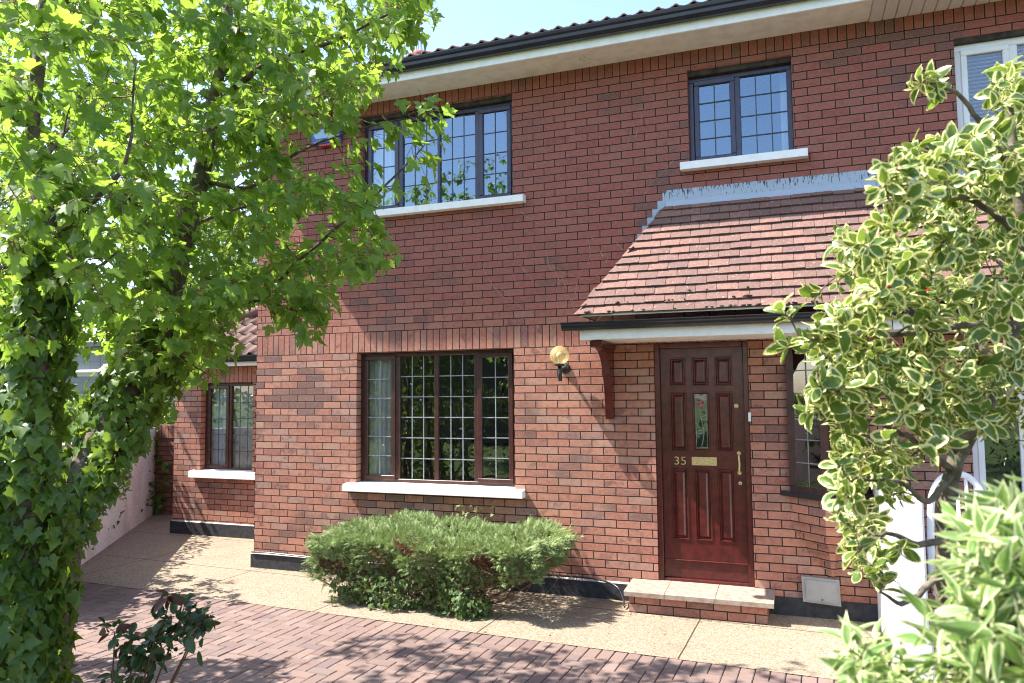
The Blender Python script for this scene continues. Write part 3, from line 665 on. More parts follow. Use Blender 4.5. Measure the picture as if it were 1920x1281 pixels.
mb.face([(hx0, 6.2, 2.46), (hx0, yy0, 2.46), (hx0+2.6*cpp, yy0+2.6*cpp, 2.46+2.6*spp), (hx0+2.6*cpp, 6.2, 2.46+2.6*spp)])
V = [(hx0-.03+t*2.6*cpp, yy0-.03+t*2.6*cpp, 2.50+t*2.6*spp) for t in np.linspace(0, 1, 8)]
for a, b in zip(V[:-1], V[1:]): mb.tube([a, (b[0]+.02, b[1]+.02, b[2]+.01)], [.085, .07], 8)
mb.build("wing_roof", PANTILE, house)

# ------------------------------------------------------------------ fittings on the wall
lamp = thing("wall_lamp", "amber glass globe lamp on a dark bracket beside the porch", "lamp", (.535, -.0, 2.15))
AMB = NT("amber_globe_glass"); fr = AMB.n("Fresnel", None, IOR=1.45).outputs[0]
_t = AMB.n("BsdfTransparent", None, Color=(1., .97, .82)); _g = AMB.n("BsdfGlossy", None, Color=(1, .95, .8), Roughness=.05); _d = AMB.n("BsdfTranslucent", None, Color=(.95, .85, .5)); _d2 = AMB.n("BsdfDiffuse", None, Color=(.85, .72, .42))
_m0 = AMB.n("MixShader", None, i0=.5, i1=_d.outputs[0], i2=_d2.outputs[0]); lw = AMB.n("LayerWeight", None, Blend=.35).outputs["Facing"]
_m1 = AMB.n("MixShader", None, i0=AMB.math('MULTIPLY_ADD', lw, .25, .24), i1=_t.outputs[0], i2=_m0.outputs[0]); AMB.done(AMB.n("MixShader", None, i0=AMB.math('MULTIPLY', fr, .7, clamp=True), i1=_m1.outputs[0], i2=_g.outputs[0]))
GC = (.526, -.17, 2.285); rr = .092
mb = MB(); mb.lathe([(rr*math.sin(t), rr*-math.cos(t)) for t in np.linspace(.42, math.pi, 16)], GC, 'Z', 28); mb.build("globe", AMB.m, lamp)
mb = MB(); mb.lathe([(.0, -.1), (.045, -.1), (.048, -.082), (.04, -.075), (.0, -.075)], GC, 'Z', 20)
mb.tube([(GC[0], GC[1], GC[2]-.1), (GC[0]+.004, GC[1], GC[2]-.245)], .019, 10); mb.tube(smooth_path([(GC[0], GC[1], GC[2]-.16), (GC[0], -.10, GC[2]-.135), (GC[0]+.004, -.02, GC[2]-.12)], 5), .016, 8)
DKB = simple("lamp_bracket_paint", (.02, .026, .03), .4, .2, 20); mb.build("bracket", DKB, lamp)
mb = MB(); mb.lathe([(0, .03), (.03, .028), (.05, .012), (.052, 0.)], (GC[0]+.006, 0, GC[2]-.12), 'Y', 20); mb.build("wall_plate", DKB, lamp)
BULB = simple("bulb_glass", (.7, .6, .38), .2); mb = MB(); mb.lathe([(.012, -.07), (.014, -.035), (.03, -.01), (.033, .01), (.02, .03), (0, .038)], GC, 'Z', 16); mb.build("bulb", BULB, lamp)

gas = thing("meter_box", "pale grey plastic meter box low on the wall right of the door step", "meter box", (2.775, 0, .13))
mb = MB(); mb.prism([(2.628, .135), (2.925, .118), (2.918, .335), (2.62, .345)], 'Y', -.05, -.0005); mb.build("box", GREYBOX, gas)
mb = MB(); mb.prism([(2.655, .155), (2.90, .141), (2.895, .315), (2.65, .323)], 'Y', -.062, -.0502); mb.lathe([(0, .064), (.007, .064)], (2.78, 0, .165), 'Y', 10, 1); mb.build("lid", [GREYBOX, WIRE], gas)
alarm = thing("alarm_box", "blue alarm box with a white face mark high on the wall behind the maple", "alarm box", (-2.21, 0, 4.72))
BLUE = simple("alarm_blue", (.025, .10, .42), .35, .05); RED = simple("alarm_red", (.4, .02, .02), .3, .05)
mb = MB(); mb.box(-2.40, -2.02, -.07, -.0005, 4.74, 4.95, 0, .015); mb.build("cover", BLUE, alarm)
mb = MB(); mb.box(-2.30, -2.12, -.065, -.001, 4.71, 4.739, 0, .006); mb.build("strobe_lens", RED, alarm)
LBL = simple("alarm_label", (.35, .55, .8), .4, .02); mb = MB(); mb.prism([(-2.33, 4.80), (-2.09, 4.80), (-2.06, 4.85), (-2.09, 4.90), (-2.33, 4.90), (-2.36, 4.85)], 'Y', -.072, -.0701); mb.build("face_mark", LBL, alarm)

# ------------------------------------------------------------------ neighbouring house
nb = thing("neighbouring_house", "adjoining brick house at right with white framed windows and ribbed white soffit", "house", (3.33, 0, 0))
mb = MB(); NW = (3.965, 5.4, 3.90, 4.87); NG = (3.95, 4.75, .95, 2.2); ND = (4.95, 5.8, .15, 2.25)
wall_front(mb, 3.331, 10., 0, 5.4, 0., [NW, NG, ND], BANDS); mb.face([(10, 0, 0), (10, 8, 0), (10, 8, 5.4), (10, 0, 5.4)]); mb.face([(10, 8, 0), (3.331, 8, 0), (3.331, 8, 5.4), (10, 8, 5.4)]); mb.face([(10, 0, 5.4), (10, 8, 5.4), (10, 4, 7.1)])
mb.build("wall", [B_STR, B_SOL, B_SOLU], nb)
mb = MB()
for z0, z1 in ((.15, 2.7), (2.85, 5.2)):
    x0, x1, y0, y1 = 3.4, 6.2, .3, 4.
    mb.face([(x0, y0, z0), (x1, y0, z0), (x1, y1, z0), (x0, y1, z0)]); mb.face([(x0, y0, z1), (x1, y0, z1), (x1, y1, z1), (x0, y1, z1)]); mb.face([(x0, y1, z0), (x1, y1, z0), (x1, y1, z1), (x0, y1, z1)])
    mb.face([(x0, y0, z0), (x0, y1, z0), (x0, y1, z1), (x0, y0, z1)]); mb.face([(x1, y0, z0), (x1, y1, z0), (x1, y1, z1), (x1, y0, z1)])
mb.build("room_lining", PLAST, nb)
window(nb, 3.965, 5.4, 3.90, 4.83, .06, [(4.03, 4.36, 'c', 1), (4.43, 4.95, 'f', 1), (5.02, 5.34, 'c', 1)], PVCW, LEADC, 1, fw=.06, head=.04)
window(nb, 3.95, 4.75, .95, 2.2, .06, [(4.01, 4.33, 'c', 1), (4.39, 4.69, 'f', 1)], PVCW, LEADC, 1, fw=.06, sill=(3.9, 4.8, .08, .955, .08))
mb = MB(); SLAT = simple("blind_slat", (.72, .72, .75), .5, .03)
for i in range(26): z = 3.95+i*.033; mb.box(4.03, 5.35, .115, .145, z, z+.004); 
for i in range(26): pass
bl = mb.build("venetian_blind", SLAT); tag(bl, "white venetian blind behind the upper window of the adjoining house", "blind")
mb = MB(); mb.box(4.95, 5.8, .05, .11, .15, 2.25, 0, .01); mb.build("door", PVCW, nb)
mb = MB(); zz = EZ-.035
x = 3.336
while x < 10: mb.box(x, x+.092, -.44, -.0005, zz, zz+.012, 0, .003); x += .1
mb.box(3.33, 10, -.4399, -.001, zz+.013, zz+.02); mb.box(3.331, 3.3355, -.44, -.001, zz, EZ+.06); mb.build("soffit", simple("ribbed_pvc_soffit", (.66, .62, .60), .5, .03), nb)
mb = MB(); mb.box(3.333, 10.2, -.462, -.441, zz-.004, EZ+.1, 0, .003); mb.build("fascia", PVCW, nb)
mb = MB(); gutter(mb, 3.331, 10.2, -.463, 5.285, .115, .115); mb.build("gutter", BLACKP, nb)
mb = MB(); pantiles(mb, 3.331, 10.2, -.52, 5.302, 5.1, R_(24), amp=.028); mb.face([(3.331, -.5, 5.24), (10.2, -.5, 5.24), (10.2, 4.1, 5.24+4.6*TP), (3.331, 4.1, 5.24+4.6*TP)]); mb.face([(3.331, 8.6, 5.24), (10.2, 8.6, 5.24), (10.2, 4.1, 5.25+4.6*TP), (3.331, 4.1, 5.25+4.6*TP)]); mb.build("roof", PANTILE, nb)
mb = MB(); porch_tiles(mb, True); pn = mb.build("porch_roof", PTILE, nb)
mb = MB(); mb.prism([(0., TZ-.05), (-.035, TZ-.03), (-.03, TZ-.01), (-.012, TZ+.03), (-.008, TZ+.135), (0., TZ+.135)], 'X', 3.331, 5.12); mb.build("flashing", LEADF, pn)
mb = MB(); mb.box(3.336, 5.8, FY-.02, FY, 2.39, 2.50, 0, .003); mb.box(3.336, 5.78, FY+.001, -.001, 2.395, 2.41); mb.face([(3.332, PY, PZ-.01), (5.78, PY, PZ-.01), (5.05, -.001, TZ-.02), (3.332, -.001, TZ-.02)]); mb.build("porch_fascia", WHITE, nb)
mb = MB(); gutter(mb, 3.335, 5.94, FY-.021, 2.54, .105, .07); mb.build("porch_gutter", BLACKP, nb)
# ------------------------------------------------------------------ ground
def on_y(px, py, y): d = FW+RT*(px-960)/FPX-UPV*(py-640.5)/FPX; return CAM+d*((y-CAM[1])/d[1])
def line_y(x): return -1.10-.046*(x+4.79)
g = NT("garden_soil"); o = g.obj(); n1 = g.noise(o, 9., 5.); n2 = g.noise(o, 70., 4.)
cc = g.mix(n1, (.06, .042, .028), (.12, .085, .055)); g.pbr(Base_Color=cc, Roughness=.95, Specular_IOR_Level=.2, Normal=g.bump(g.math('ADD', n1, n2), .02)); SOIL = g.m
g = NT("lawn_ground"); o = g.obj(); n1 = g.noise(o, 6., 5.); n2 = g.noise(o, 120., 3.)
cc = g.mix(n1, (.055, .10, .022), (.10, .14, .04)); g.pbr(Base_Color=cc, Roughness=.95, Specular_IOR_Level=.2, Normal=g.bump(n2, .02)); LAWN = g.m
def sheet(name, poly, z, mat):
    m = MB(); m.face([(x, y, z) for x, y in poly]); return structure(m.build(name, mat))
sheet("ground", [(-160, -160), (160, -160), (160, 160), (-160, 160)], -.06, LAWN)
g = NT("exposed_aggregate"); o = g.obj()
wp_ = g.n("VectorMath", dict(operation='ADD'), i0=o, i1=g.n("TexNoise", None, Vector=o, Scale=60., Detail=2.).outputs[1]).outputs[0]
vo = g.n("TexVoronoi", dict(feature='F1'), Vector=o, Scale=88.); ve = g.n("TexVoronoi", dict(feature='DISTANCE_TO_EDGE'), Vector=o, Scale=88.)
rc = g.sep(vo.outputs["Color"])[0]
cc = g.ramp(rc, [(0., (.16, .112, .076)), (.25, (.31, .24, .165)), (.5, (.41, .34, .25)), (.75, (.245, .18, .122)), (1., (.46, .405, .325))])
cc = g.mix(g.step(ve.outputs[0], 0., .13), (.19, .15, .11), cc)
big = g.noise(o, 1.6, 5.); cc = g.mix(g.math('MULTIPLY', g.step(big, .5, .72), .35), cc, (.17, .115, .068))
mid = g.noise(o, 14., 3.); cc = g.mix(g.math('MULTIPLY', g.step(mid, .45, .7), .25), cc, (.36, .29, .195))
xyz = g.sep(o); jw = g.math('MULTIPLY_ADD', g.noise(o, 5., 2.), .01, -.005)
def joint(v, period, off): f = g.math('FRACT', g.math('DIVIDE', g.math('ADD', g.math('ADD', v, jw), off), period)); return g.math('MULTIPLY', g.math('MINIMUM', f, g.math('SUBTRACT', 1., f)), period)
jd = g.math('MINIMUM', joint(g.math('ADD', xyz[0], g.math('MULTIPLY', xyz[1], -.04)), 1.62, 1.42), joint(g.math('ADD', xyz[1], g.math('MULTIPLY', xyz[0], .046)), 1.3, .3))
jm = g.step(jd, .004, .007); cc = g.mix(jm, (.07, .05, .035), cc)
g.pbr(Base_Color=cc, Roughness=.85, Specular_IOR_Level=.3, Normal=g.bump(g.math('ADD', g.math('MULTIPLY', g.step(ve.outputs[0], 0., .2), .5), g.math('MULTIPLY', jm, 3.)), .004)); AGG = g.m
sheet("path", [(-4.9, line_y(-4.9)), (3.2, line_y(3.2)), (3.2, .02), (-3.1, .02), (-3.1, 1.38), (-5.6, 1.38), (-5.6, 5.), (-9., 5.), (-7.2, 2.3)], 0., AGG)
sheet("driveway", [(-5.2, line_y(-5.2)-.001), (3.2, line_y(3.2)-.001), (9., line_y(9.)-.001), (9., -5.2), (3.4, -5.2), (2.7, -4.3), (-.4, -3.95), (-1.94, -3.2), (-2.9, -2.66), (-3.6, -2.6)], -.016, SOIL)
sheet("neighbour_driveway", [(3.42, -1.47), (9, -1.75), (9, 0), (3.42, 0)], -.012, SOIL)
sheet("flower_bed", [(-7, -.6), (-3.6, -2.605), (-2.9, -2.665), (-1.94, -3.205), (-.4, -3.955), (2.7, -4.305), (3.4, -5.205), (9, -5.205), (9, -7.8), (-7, -7.8)], -.012, SOIL)
# block paving, herringbone, one mesh
PAV = NT("block_paver"); g = PAV; o = g.obj(); r = g.n("NewGeometry").outputs["Random Per Island"]
cc = g.ramp(r, [(0., (.165, .112, .096)), (.3, (.195, .136, .115)), (.55, (.15, .10, .089)), (.8, (.215, .157, .132)), (1., (.135, .10, .096))])
n1 = g.noise(o, 90., 4.); n2 = g.noise(o, 3., 4.); cc = g.mix(g.math('MULTIPLY', g.step(n1, .4, .7), .3), cc, (.25, .175, .16)); cc = g.mix(g.math('MULTIPLY', g.step(n2, .5, .72), .35), cc, (.12, .075, .07))
g.pbr(Base_Color=cc, Roughness=.88, Specular_IOR_Level=.25, Normal=g.bump(n1, .004))
def paver(mb, M, x0, x1, y0, y1):
    b = .005; gp = .0028; x0 += gp; x1 -= gp; y0 += gp; y1 -= gp; h = rng.uniform(-.0025, .0015); t = rng.uniform(-.0015, .0015, 4)
    P = lambda x, y, z: (*(M @ np.array([x, y]) + O0), z)
    T = [P(x0+b, y0+b, h+t[0]), P(x1-b, y0+b, h+t[1]), P(x1-b, y1-b, h+t[2]), P(x0+b, y1-b, h+t[3])]; E_ = [P(x0, y0, h-b), P(x1, y0, h-b), P(x1, y1, h-b), P(x0, y1, h-b)]; D = [P(x0, y0, -.03), P(x1, y0, -.03), P(x1, y1, -.03), P(x0, y1, -.03)]
    mb.shared(T+E_+D, [[0, 1, 2, 3]] + [[4+i, 4+(i+1) % 4, (i+1) % 4, i] for i in range(4)] + [[8+i, 8+(i+1) % 4, 4+(i+1) % 4, 4+i] for i in range(4)], 0, False)
ang = math.atan(-.046); MR = np.array([[math.cos(ang), -math.sin(ang)], [math.sin(ang), math.cos(ang)]]); O0 = np.array([0, line_y(0)])
drv_poly = [(-5.6, 5), (9, 5), (9, -5.2), (3.4, -5.2), (2.7, -4.3), (-.4, -3.95), (-1.94, -3.2), (-2.9, -2.66), (-3.75, -2.62), (-4.8, -1.2), (-5.6, 0.)]
mb = MB()
def ok(x, y):
    p = MR @ np.array([x, y])+O0
    return bool(inpoly(p[0], p[1], drv_poly)) and p[0] > -4.684-.696*(p[1]+1.187)-.03 and not (3.17 < p[0] < 3.43 and p[1] > -1.41)
for i in range(-56, 90):
    if ok(i*.1+.05, -.11): paver(mb, MR, i*.1, i*.1+.1, -.2, -.002)
for ix in range(-60, 95):
    for iy in range(-45, 0):
        c = (ix-iy) % 4; x, y = ix*.1, iy*.1-.2
        if c == 0 and ok(x+.1, y+.05): paver(mb, MR, x, x+.2, y, y+.1)
        elif c == 3 and iy < -1 and ok(x+.05, y+.1): paver(mb, MR, x, x+.1, y, y+.2)
        elif c == 3 and iy == -1 and ok(x+.05, y+.05): paver(mb, MR, x, x+.1, y, y+.1)
O0 = np.array([0, 0.])
structure(mb.build("block_paving", PAV.m))

# ------------------------------------------------------------------ garden walls and outbuildings
REND = simple("white_rough_render", (.78, .78, .77), .85, .06, 10, .0); 
g = NT("white_rough_render_wall"); o = g.obj(); n1 = g.noise(o, 26., 5., .65); n2 = g.noise(o, 2.2, 4.); z = g.sep(o)[2]
st_ = g.math('MULTIPLY', g.step(g.math('ADD', n2, g.math('MULTIPLY', n1, .3)), .62, .8), .5)
g.pbr(Base_Color=g.mix(st_, (.87, .91, .93), (.62, .63, .62)), Roughness=.9, Specular_IOR_Level=.2, Normal=g.bump(n1, .035)); REND = g.m
def wall_line(mb, P, t, h, mi=0):
    for a, b in zip(P[:-1], P[1:]):
        a, b = np.array(a), np.array(b); d = unit(b-a); n = np.array([-d[1], d[0]])*t
        q = [a, b, b+n, a+n]; lo = [(*p, -.05) for p in q]; hi = [(*p, h) for p in q]
        mb.face(hi, mi)
        for i in range(4): mb.face([lo[i], lo[(i+1) % 4], hi[(i+1) % 4], hi[i]], mi)
mb = MB(); wall_line(mb, [(-3.9, -2.314), (-4.684, -1.187), (-6.687, 1.69), (-7.4, 2.72)], .2, 1.42)
tag(mb.build("boundary_wall", REND), "white rough rendered garden wall at left under overhanging shrubs", "wall")
mb = MB(); mb.box(3.205, 3.39, -1.36, -.004, -.05, 1.20, 0, .014); mb.box(3.19, 3.405, -1.40, -.6, -.05, .36, 0, .014)
tag(mb.build("dividing_wall", WHITE), "white painted low wall dividing the two front gardens behind the holly", "wall")
gw = thing("garden_wall", "brick garden wall beyond the wing, topped with bricks on edge", "wall", (-6.5, 2.7, 0))
mb = MB(); mb.box(-7.45, -5.69, 2.62, 2.84, -.05, 1.24, 0); mb.build("brickwork", B_GARD, gw)
B_COP = brick_mat("brick_on_edge", .075, .225, 0., 1.2405, 0.)
mb = MB(); mb.box(-7.45, -5.69, 2.61, 2.85, 1.2405, 1.455, 0); mb.build("coping", B_COP, gw)

g = NT("grey_blockwork"); br = g.n("TexBrick", None, Vector=g.uv(), Color1=(.21, .215, .23, 1), Color2=(.25, .255, .27, 1), Mortar=(.15, .15, .16, 1), Scale=1., i5=.008); br.inputs["Brick Width"].default_value = .45; br.inputs["Row Height"].default_value = .225; br.inputs["Mortar Size"].default_value = .006
g.pbr(Base_Color=g.mix(g.math('MULTIPLY', g.noise(g.uv(), 3., 4.), .4), br.outputs[0], (.16, .16, .17)), Roughness=.9); BLOCK = g.m
ob = thing("outbuilding", "grey concrete block outbuilding with a white pipe, seen through the trees at left", "outbuilding", (-13, 5.5, 0))
mb = MB(); mb.box(-17, -8.6, 5, 9, -.05, 3.02, 0); mb.build("wall", BLOCK, ob)
mb = MB(); mb.box(-17.1, -8.5, 4.9, 9.1, 3.021, 3.12); mb.build("flat_roof", simple("felt_roof", (.08, .08, .085), .9), ob)
mb = MB(); mb.tube([(-17, 4.94, 2.52), (-8.6, 4.94, 2.46)], .04, 8); mb.build("pipe", PVCW, ob)
fn = thing("timber_fence", "dark grey board fence behind the brick garden wall", "fence", (-7, 4.4, 0))
FW_ = simple("dark_fence_stain", (.05, .05, .06), .85, .3, 12)
mb = MB()
for k in range(10): mb.box(-8.5, -5.75, 4.4, 4.43, .05+k*.185, .05+k*.185+.178, 0, .004)
mb.build("board_panel", FW_, fn)
for x in (-8.4, -7.1, -5.85): mb = MB(); mb.box(x-.05, x+.05, 4.431, 4.53, -.05, 2.0, 0, .005); mb.build("post", FW_, fn)
mb = MB(); mb.box(-8.55, -5.7, 4.36, 4.5, 1.905, 1.95, 0, .004); mb.build("capping_rail", simple("grey_capping", (.3, .3, .3), .8), fn)

# white patio chair on the neighbour's side
pc = thing("patio_chair", "white round backed patio chair beyond the white dividing wall", "chair", (3.74, -.75, 0))
mb = MB(); mb.lathe([(0, .43), (.22, .43), (.235, .445), (.22, .46), (0, .46)], (3.74, -.75, 0), 'Z', 20); mb.build("seat", PVCW, pc)
mb = MB(); mb.tube(smooth_path([(3.54, -.55, .45), (3.545, -.53, .85), (3.57, -.5, 1.12), (3.64, -.49, 1.25), (3.74, -.49, 1.29), (3.84, -.49, 1.25), (3.91, -.5, 1.12), (3.935, -.53, .85), (3.94, -.55, .45)], 4), .026, 8)
for dx, zt_ in ((-.12, 1.22), (-.06, 1.26), (0, 1.28), (.06, 1.26), (.12, 1.22)): mb.tube([(3.74+dx, -.55, .455), (3.74+dx, -.52, .85), (3.74+dx, -.49, zt_)], .014, 6)
mb.build("backrest", PVCW, pc)
for sx in (-1, 1):
    for sy in (-1, 1): mb = MB(); mb.tube([(3.74+sx*.15, -.75+sy*.15, .44), (3.74+sx*.2, -.75+sy*.2, 0)], [.022, .018], 8); mb.build("leg", PVCW, pc)

# ------------------------------------------------------------------ vegetation helpers
BARK = simple("maple_bark", (.16, .12, .095), .9, .3, 22, .012); TWIG = simple("red_brown_twig", (.19, .085, .055), .7, .2, 30)
class Skel:
    def __init__(s): s.p = []; s.r = []
    def limb(s, mb, pts, r0, r1, n=8, k=6):
        if s.p:
            A = np.array(s.p); dd = np.linalg.norm(A-np.array(pts[0]), axis=1); pts = [A[int(np.argmin(dd))] if dd.min() < .12 else pts[0]]+list(pts[1:])
        P = smooth_path(pts, k); P[1:-1] += rng.normal(0, r0*.15, P[1:-1].shape); R = np.linspace(r0, r1, len(P)); mb.tube(P, R, n)
        s.p += list(P[len(P)//6:]); s.r += list(R[len(P)//6:]); return P
    def attach(s, mb, tgt, r_end=.002, maxr=.012, sag=.0, back=None):
        A = np.array(s.p); d = np.linalg.norm(A-tgt, axis=1); i = int(np.argmin(d)); a = A[i]; L = d[i]
        mid = (a+tgt)/2+np.array([0, 0, L*.06])+rng.normal(0, L*.06, 3); r0 = min(maxr, s.r[i]*.7, .0025+.009*L)
        P = smooth_path([a, mid, tgt], 4); R = np.linspace(r0, r_end, len(P)); mb.tube(P, R, 5, cap=False)
        s.p += list(P[3:]); s.r += list(R[3:]); return unit(tgt-mid)
def order(T, skel):
    A = np.array(skel.p); return T[np.argsort([np.min(np.linalg.norm(A-t, axis=1)) for t in T])]

MAPLE_M = leaf_mat("maple_leaf", (.135, .275, .042), (.19, .33, .055), (.50, .75, .09), tf=.55, gloss=.38)
IVY_M = leaf_mat("ivy_leaf", (.085, .175, .032), (.22, .34, .05), (.42, .6, .06), gloss=.4, tf=.36)
CROWN = [(-80,-60),(795,-60),(792,0),(775,50),(745,95),(710,130),(675,170),(662,215),(630,232),(555,235),(545,300),(590,312),(650,290),(668,330),(672,390),(718,455),(715,490),(650,508),(605,545),(590,598),(525,598),(500,560),(440,590),(405,680),(375,720),(330,735),(290,680),(230,640),(190,700),(120,690),(60,640),(-80,660)]
GAPS = [(565,262,34),(575,430,34),(600,270,36),(520,600,18),(415,15,14),(640,560,30),(480,470,18),(140,700,40)]
def crown_targets(n, dmin, dmax, xlo, xhi, ylo=-60, yhi=760):
    out = []
    while len(out) < n:
        px, py = rng.uniform(xlo, xhi), rng.uniform(ylo, yhi)
        if not inpoly(px, py, CROWN): continue
        if any((px-a)**2+(py-b)**2 < c*c for a, b, c in GAPS) and rng.random() < .85: continue
        out.append(at(px, py, rng.uniform(dmin, dmax)))
    return out
def blob_targets(n, c, r, dmin=2.7):
    out = []
    while len(out) < n:
        p = np.array(c)+rdir(1)[0]*np.array(r)*rng.uniform(.35, 1)**.6
        x, y, f = proj(p)
        if f > .3 and f < dmin and -500 < x < 2400 and -700 < y < 1500: continue
        if f > 0 and -30 < x < 1950 and -30 < y < 1300 and not inpoly(x, y, CROWN): continue
        out.append(p)
    return out
def shade_targets(n):
    out = []
    while len(out) < n:
        h = rng.uniform(3.8, 5.4); p = np.array([rng.uniform(-.7, 2.3)-.664*h, rng.uniform(-2.7, -1.55)-.198*h, h]); x, y, f = proj(p)
        if y < -20 or inpoly(x, y, CROWN): out.append(p)
    return out
def maple(name, label, trunk, rad, limbs, targets, axis, nl=(5, 9), size=(.048, .084)):
    root = thing(name, label, "tree", tuple(trunk[0]), "maple trees in the front bed"); sk = Skel(); tm = MB(); bm_ = MB()
    P = smooth_path(trunk, 6); R = np.interp(np.linspace(0, 1, len(P)), np.linspace(0, 1, len(rad)), rad); tm.tube(P, R, 12); tm.build("trunk", BARK, root)
    n0 = int(len(P)*.3); sk.p += list(P[n0:]); sk.r += list(R[n0:])
    for l in limbs: sk.limb(bm_, l[0], l[1], l[2])
    lv = Leaves(); tw = MB(); T = order(np.array(targets), sk)
    for t in T:
        d = sk.attach(tw, t); k = rng.integers(*nl); ax = np.array(axis)+np.array([0, 0, t[2]]); out = unit(np.array([t[0]-ax[0], t[1]-ax[1], 0])+rng.normal(0, .5, 3)*np.array([1, 1, .2]))
        for j in range(k):
            b = t-d*(.24*(j//2)/max(1, k/2)); a = unit(out*.8+rdir(1)[0]*.9); pl = rng.uniform(.04, .085); q = b+a*pl+np.array([0, 0, -.01])
            dd = unit(a*.75+np.array([0, 0, -.65])+rng.normal(0, .3, 3)); nn = unit(a*.55+np.array([0, 0, .75])+rng.normal(0, .35, 3))
            lv.add(MAPLE, q, dd, nn, rng.uniform(*size)); tw.tube([b, q], .0013, 3, cap=False)
    bm_.build("branches", BARK, root); tw.build("twigs", TWIG, root); lv.build("crown", MAPLE_M, root); return root, P, R
A3 = lambda *p: at(*p)
trB = [np.array([-.62, -4.5, -.05]), A3(140, 940, 3.5), A3(252, 720, 3.8), A3(320, 540, 3.95), A3(345, 430, 4), A3(375, 340, 4.05), A3(400, 200, 4.1), A3(430, 0, 4.2), A3(440, -300, 4.3), A3(430, -600, 4.35)]
limB = [([A3(335,500,3.97), A3(480,545,3.9), A3(560,490,3.85), A3(640,420,3.75), A3(720,350,3.65), A3(790,280,3.6)], .013, .004),
        ([A3(375,340,4.05), A3(470,350,4.), A3(560,285,3.9), A3(690,237,3.8), A3(805,215,3.7)], .013, .003),
        ([A3(400,200,4.1), A3(500,120,3.95), A3(620,80,3.8), A3(740,20,3.75)], .02, .005), ([A3(345,430,4), A3(450,390,4.4), A3(580,370,4.8)], .012, .003),
        ([A3(320,560,3.92), A3(400,590,3.8), A3(480,565,3.7), A3(580,590,3.6)], .014, .003), ([A3(340,450,4.), A3(260,390,3.5), A3(200,320,3.1)], .012, .003),
        ([A3(375,340,4.05), A3(420,280,4.8), A3(500,200,5.4)], .015, .003), ([A3(265,690,3.8), A3(330,670,3.75), A3(385,700,3.7)], .012, .003),
        ([A3(345,430,4.), A3(270,350,4.6), A3(210,280,5.2)], .013, .003), ([A3(430,0,4.2), A3(560,-120,4.1), A3(700,-200,4.)], .015, .003), ([A3(430,0,4.2), A3(330,-120,3.9), A3(200,-200,3.6)], .015, .003), ([A3(430,-100,4.2), A3(420,-200,5.), A3(460,-260,5.7)], .015, .003), ([A3(330,520,3.95), A3(240,560,3.8), A3(130,610,3.6)], .012, .003)]
tB = crown_targets(690, 3.35, 5.1, 230, 830) + crown_targets(42, 3.3, 4.2, 60, 420, 480, 750) + [A3(x, y, d) for x, y, d in ((800,235,3.65),(805,265,3.6),(785,300,3.6),(765,215,3.65),(735,205,3.75),(785,195,3.7),(800,215,3.65),(725,352,3.65),(692,230,3.75),(715,215,3.75),(560,590,3.6),(590,600,3.6),(530,585,3.62),(570,575,3.65),(545,575,3.6),(515,590,3.62),(580,585,3.58),(700,450,3.7),(720,480,3.7),(655,505,3.72),(680,420,3.72),(760,40,3.75),(790,25,3.75),(740,90,3.75),(700,140,3.8),(365,720,3.7),(395,700,3.7),(340,735,3.7),(310,700,3.75))]
tB += crown_targets(60, 5.0, 5.9, 120, 520, -60, 260) + shade_targets(170) + blob_targets(110, (-.35, -3.75, 4.9), (1.9, 1.8, 1.5))
maple("maple_tree", "bright green maple with the longer leaning trunk, reaching across the upper window", trB, [.075, .065, .065, .065, .058, .048, .034, .025, .018, .01], limB, tB, (-.4, -3.95, 0))
trA = [np.array([-.5, -4.95, -.05]), A3(30, 1150, 3.), A3(50, 900, 3.0), A3(60, 700, 3.05), A3(80, 560, 3.1), A3(90, 440, 3.1), A3(60, 250, 3.1), A3(80, 50, 3.15), A3(90, -250, 3.2), A3(80, -500, 3.3)]
limA = [([A3(80,520,3.1), A3(0,440,3.), A3(-150,380,3.)], .015, .003), ([A3(85,470,3.1), A3(150,400,2.9), A3(235,300,2.75), A3(255,120,2.7)], .016, .003), ([A3(60,250,3.1), A3(-60,150,2.95), A3(-200,60,2.8)], .013, .003), ([A3(88,440,3.1), A3(160,505,2.95), A3(225,470,2.8)], .012, .003), ([A3(80,50,3.15), A3(180,-60,3.), A3(280,-160,3.)], .016, .003), ([A3(75,320,3.1), A3(120,250,3.5), A3(180,160,4.)], .016, .003)]
tA = crown_targets(190, 2.75, 4.2, -80, 290, -60, 660) + crown_targets(60, 2.5, 3.0, -60, 200, -60, 560) + blob_targets(30, (-.5, -4.8, 4.3), (1.1, 1.1, 1.2))
maple("maple_tree", "second maple at the far left edge with a thick upright ivy clad trunk", trA, [.08, .07, .06, .055, .05, .04, .03, .024, .018, .01], limA, tA, (-.35, -4.85, 0), size=(.05, .085))

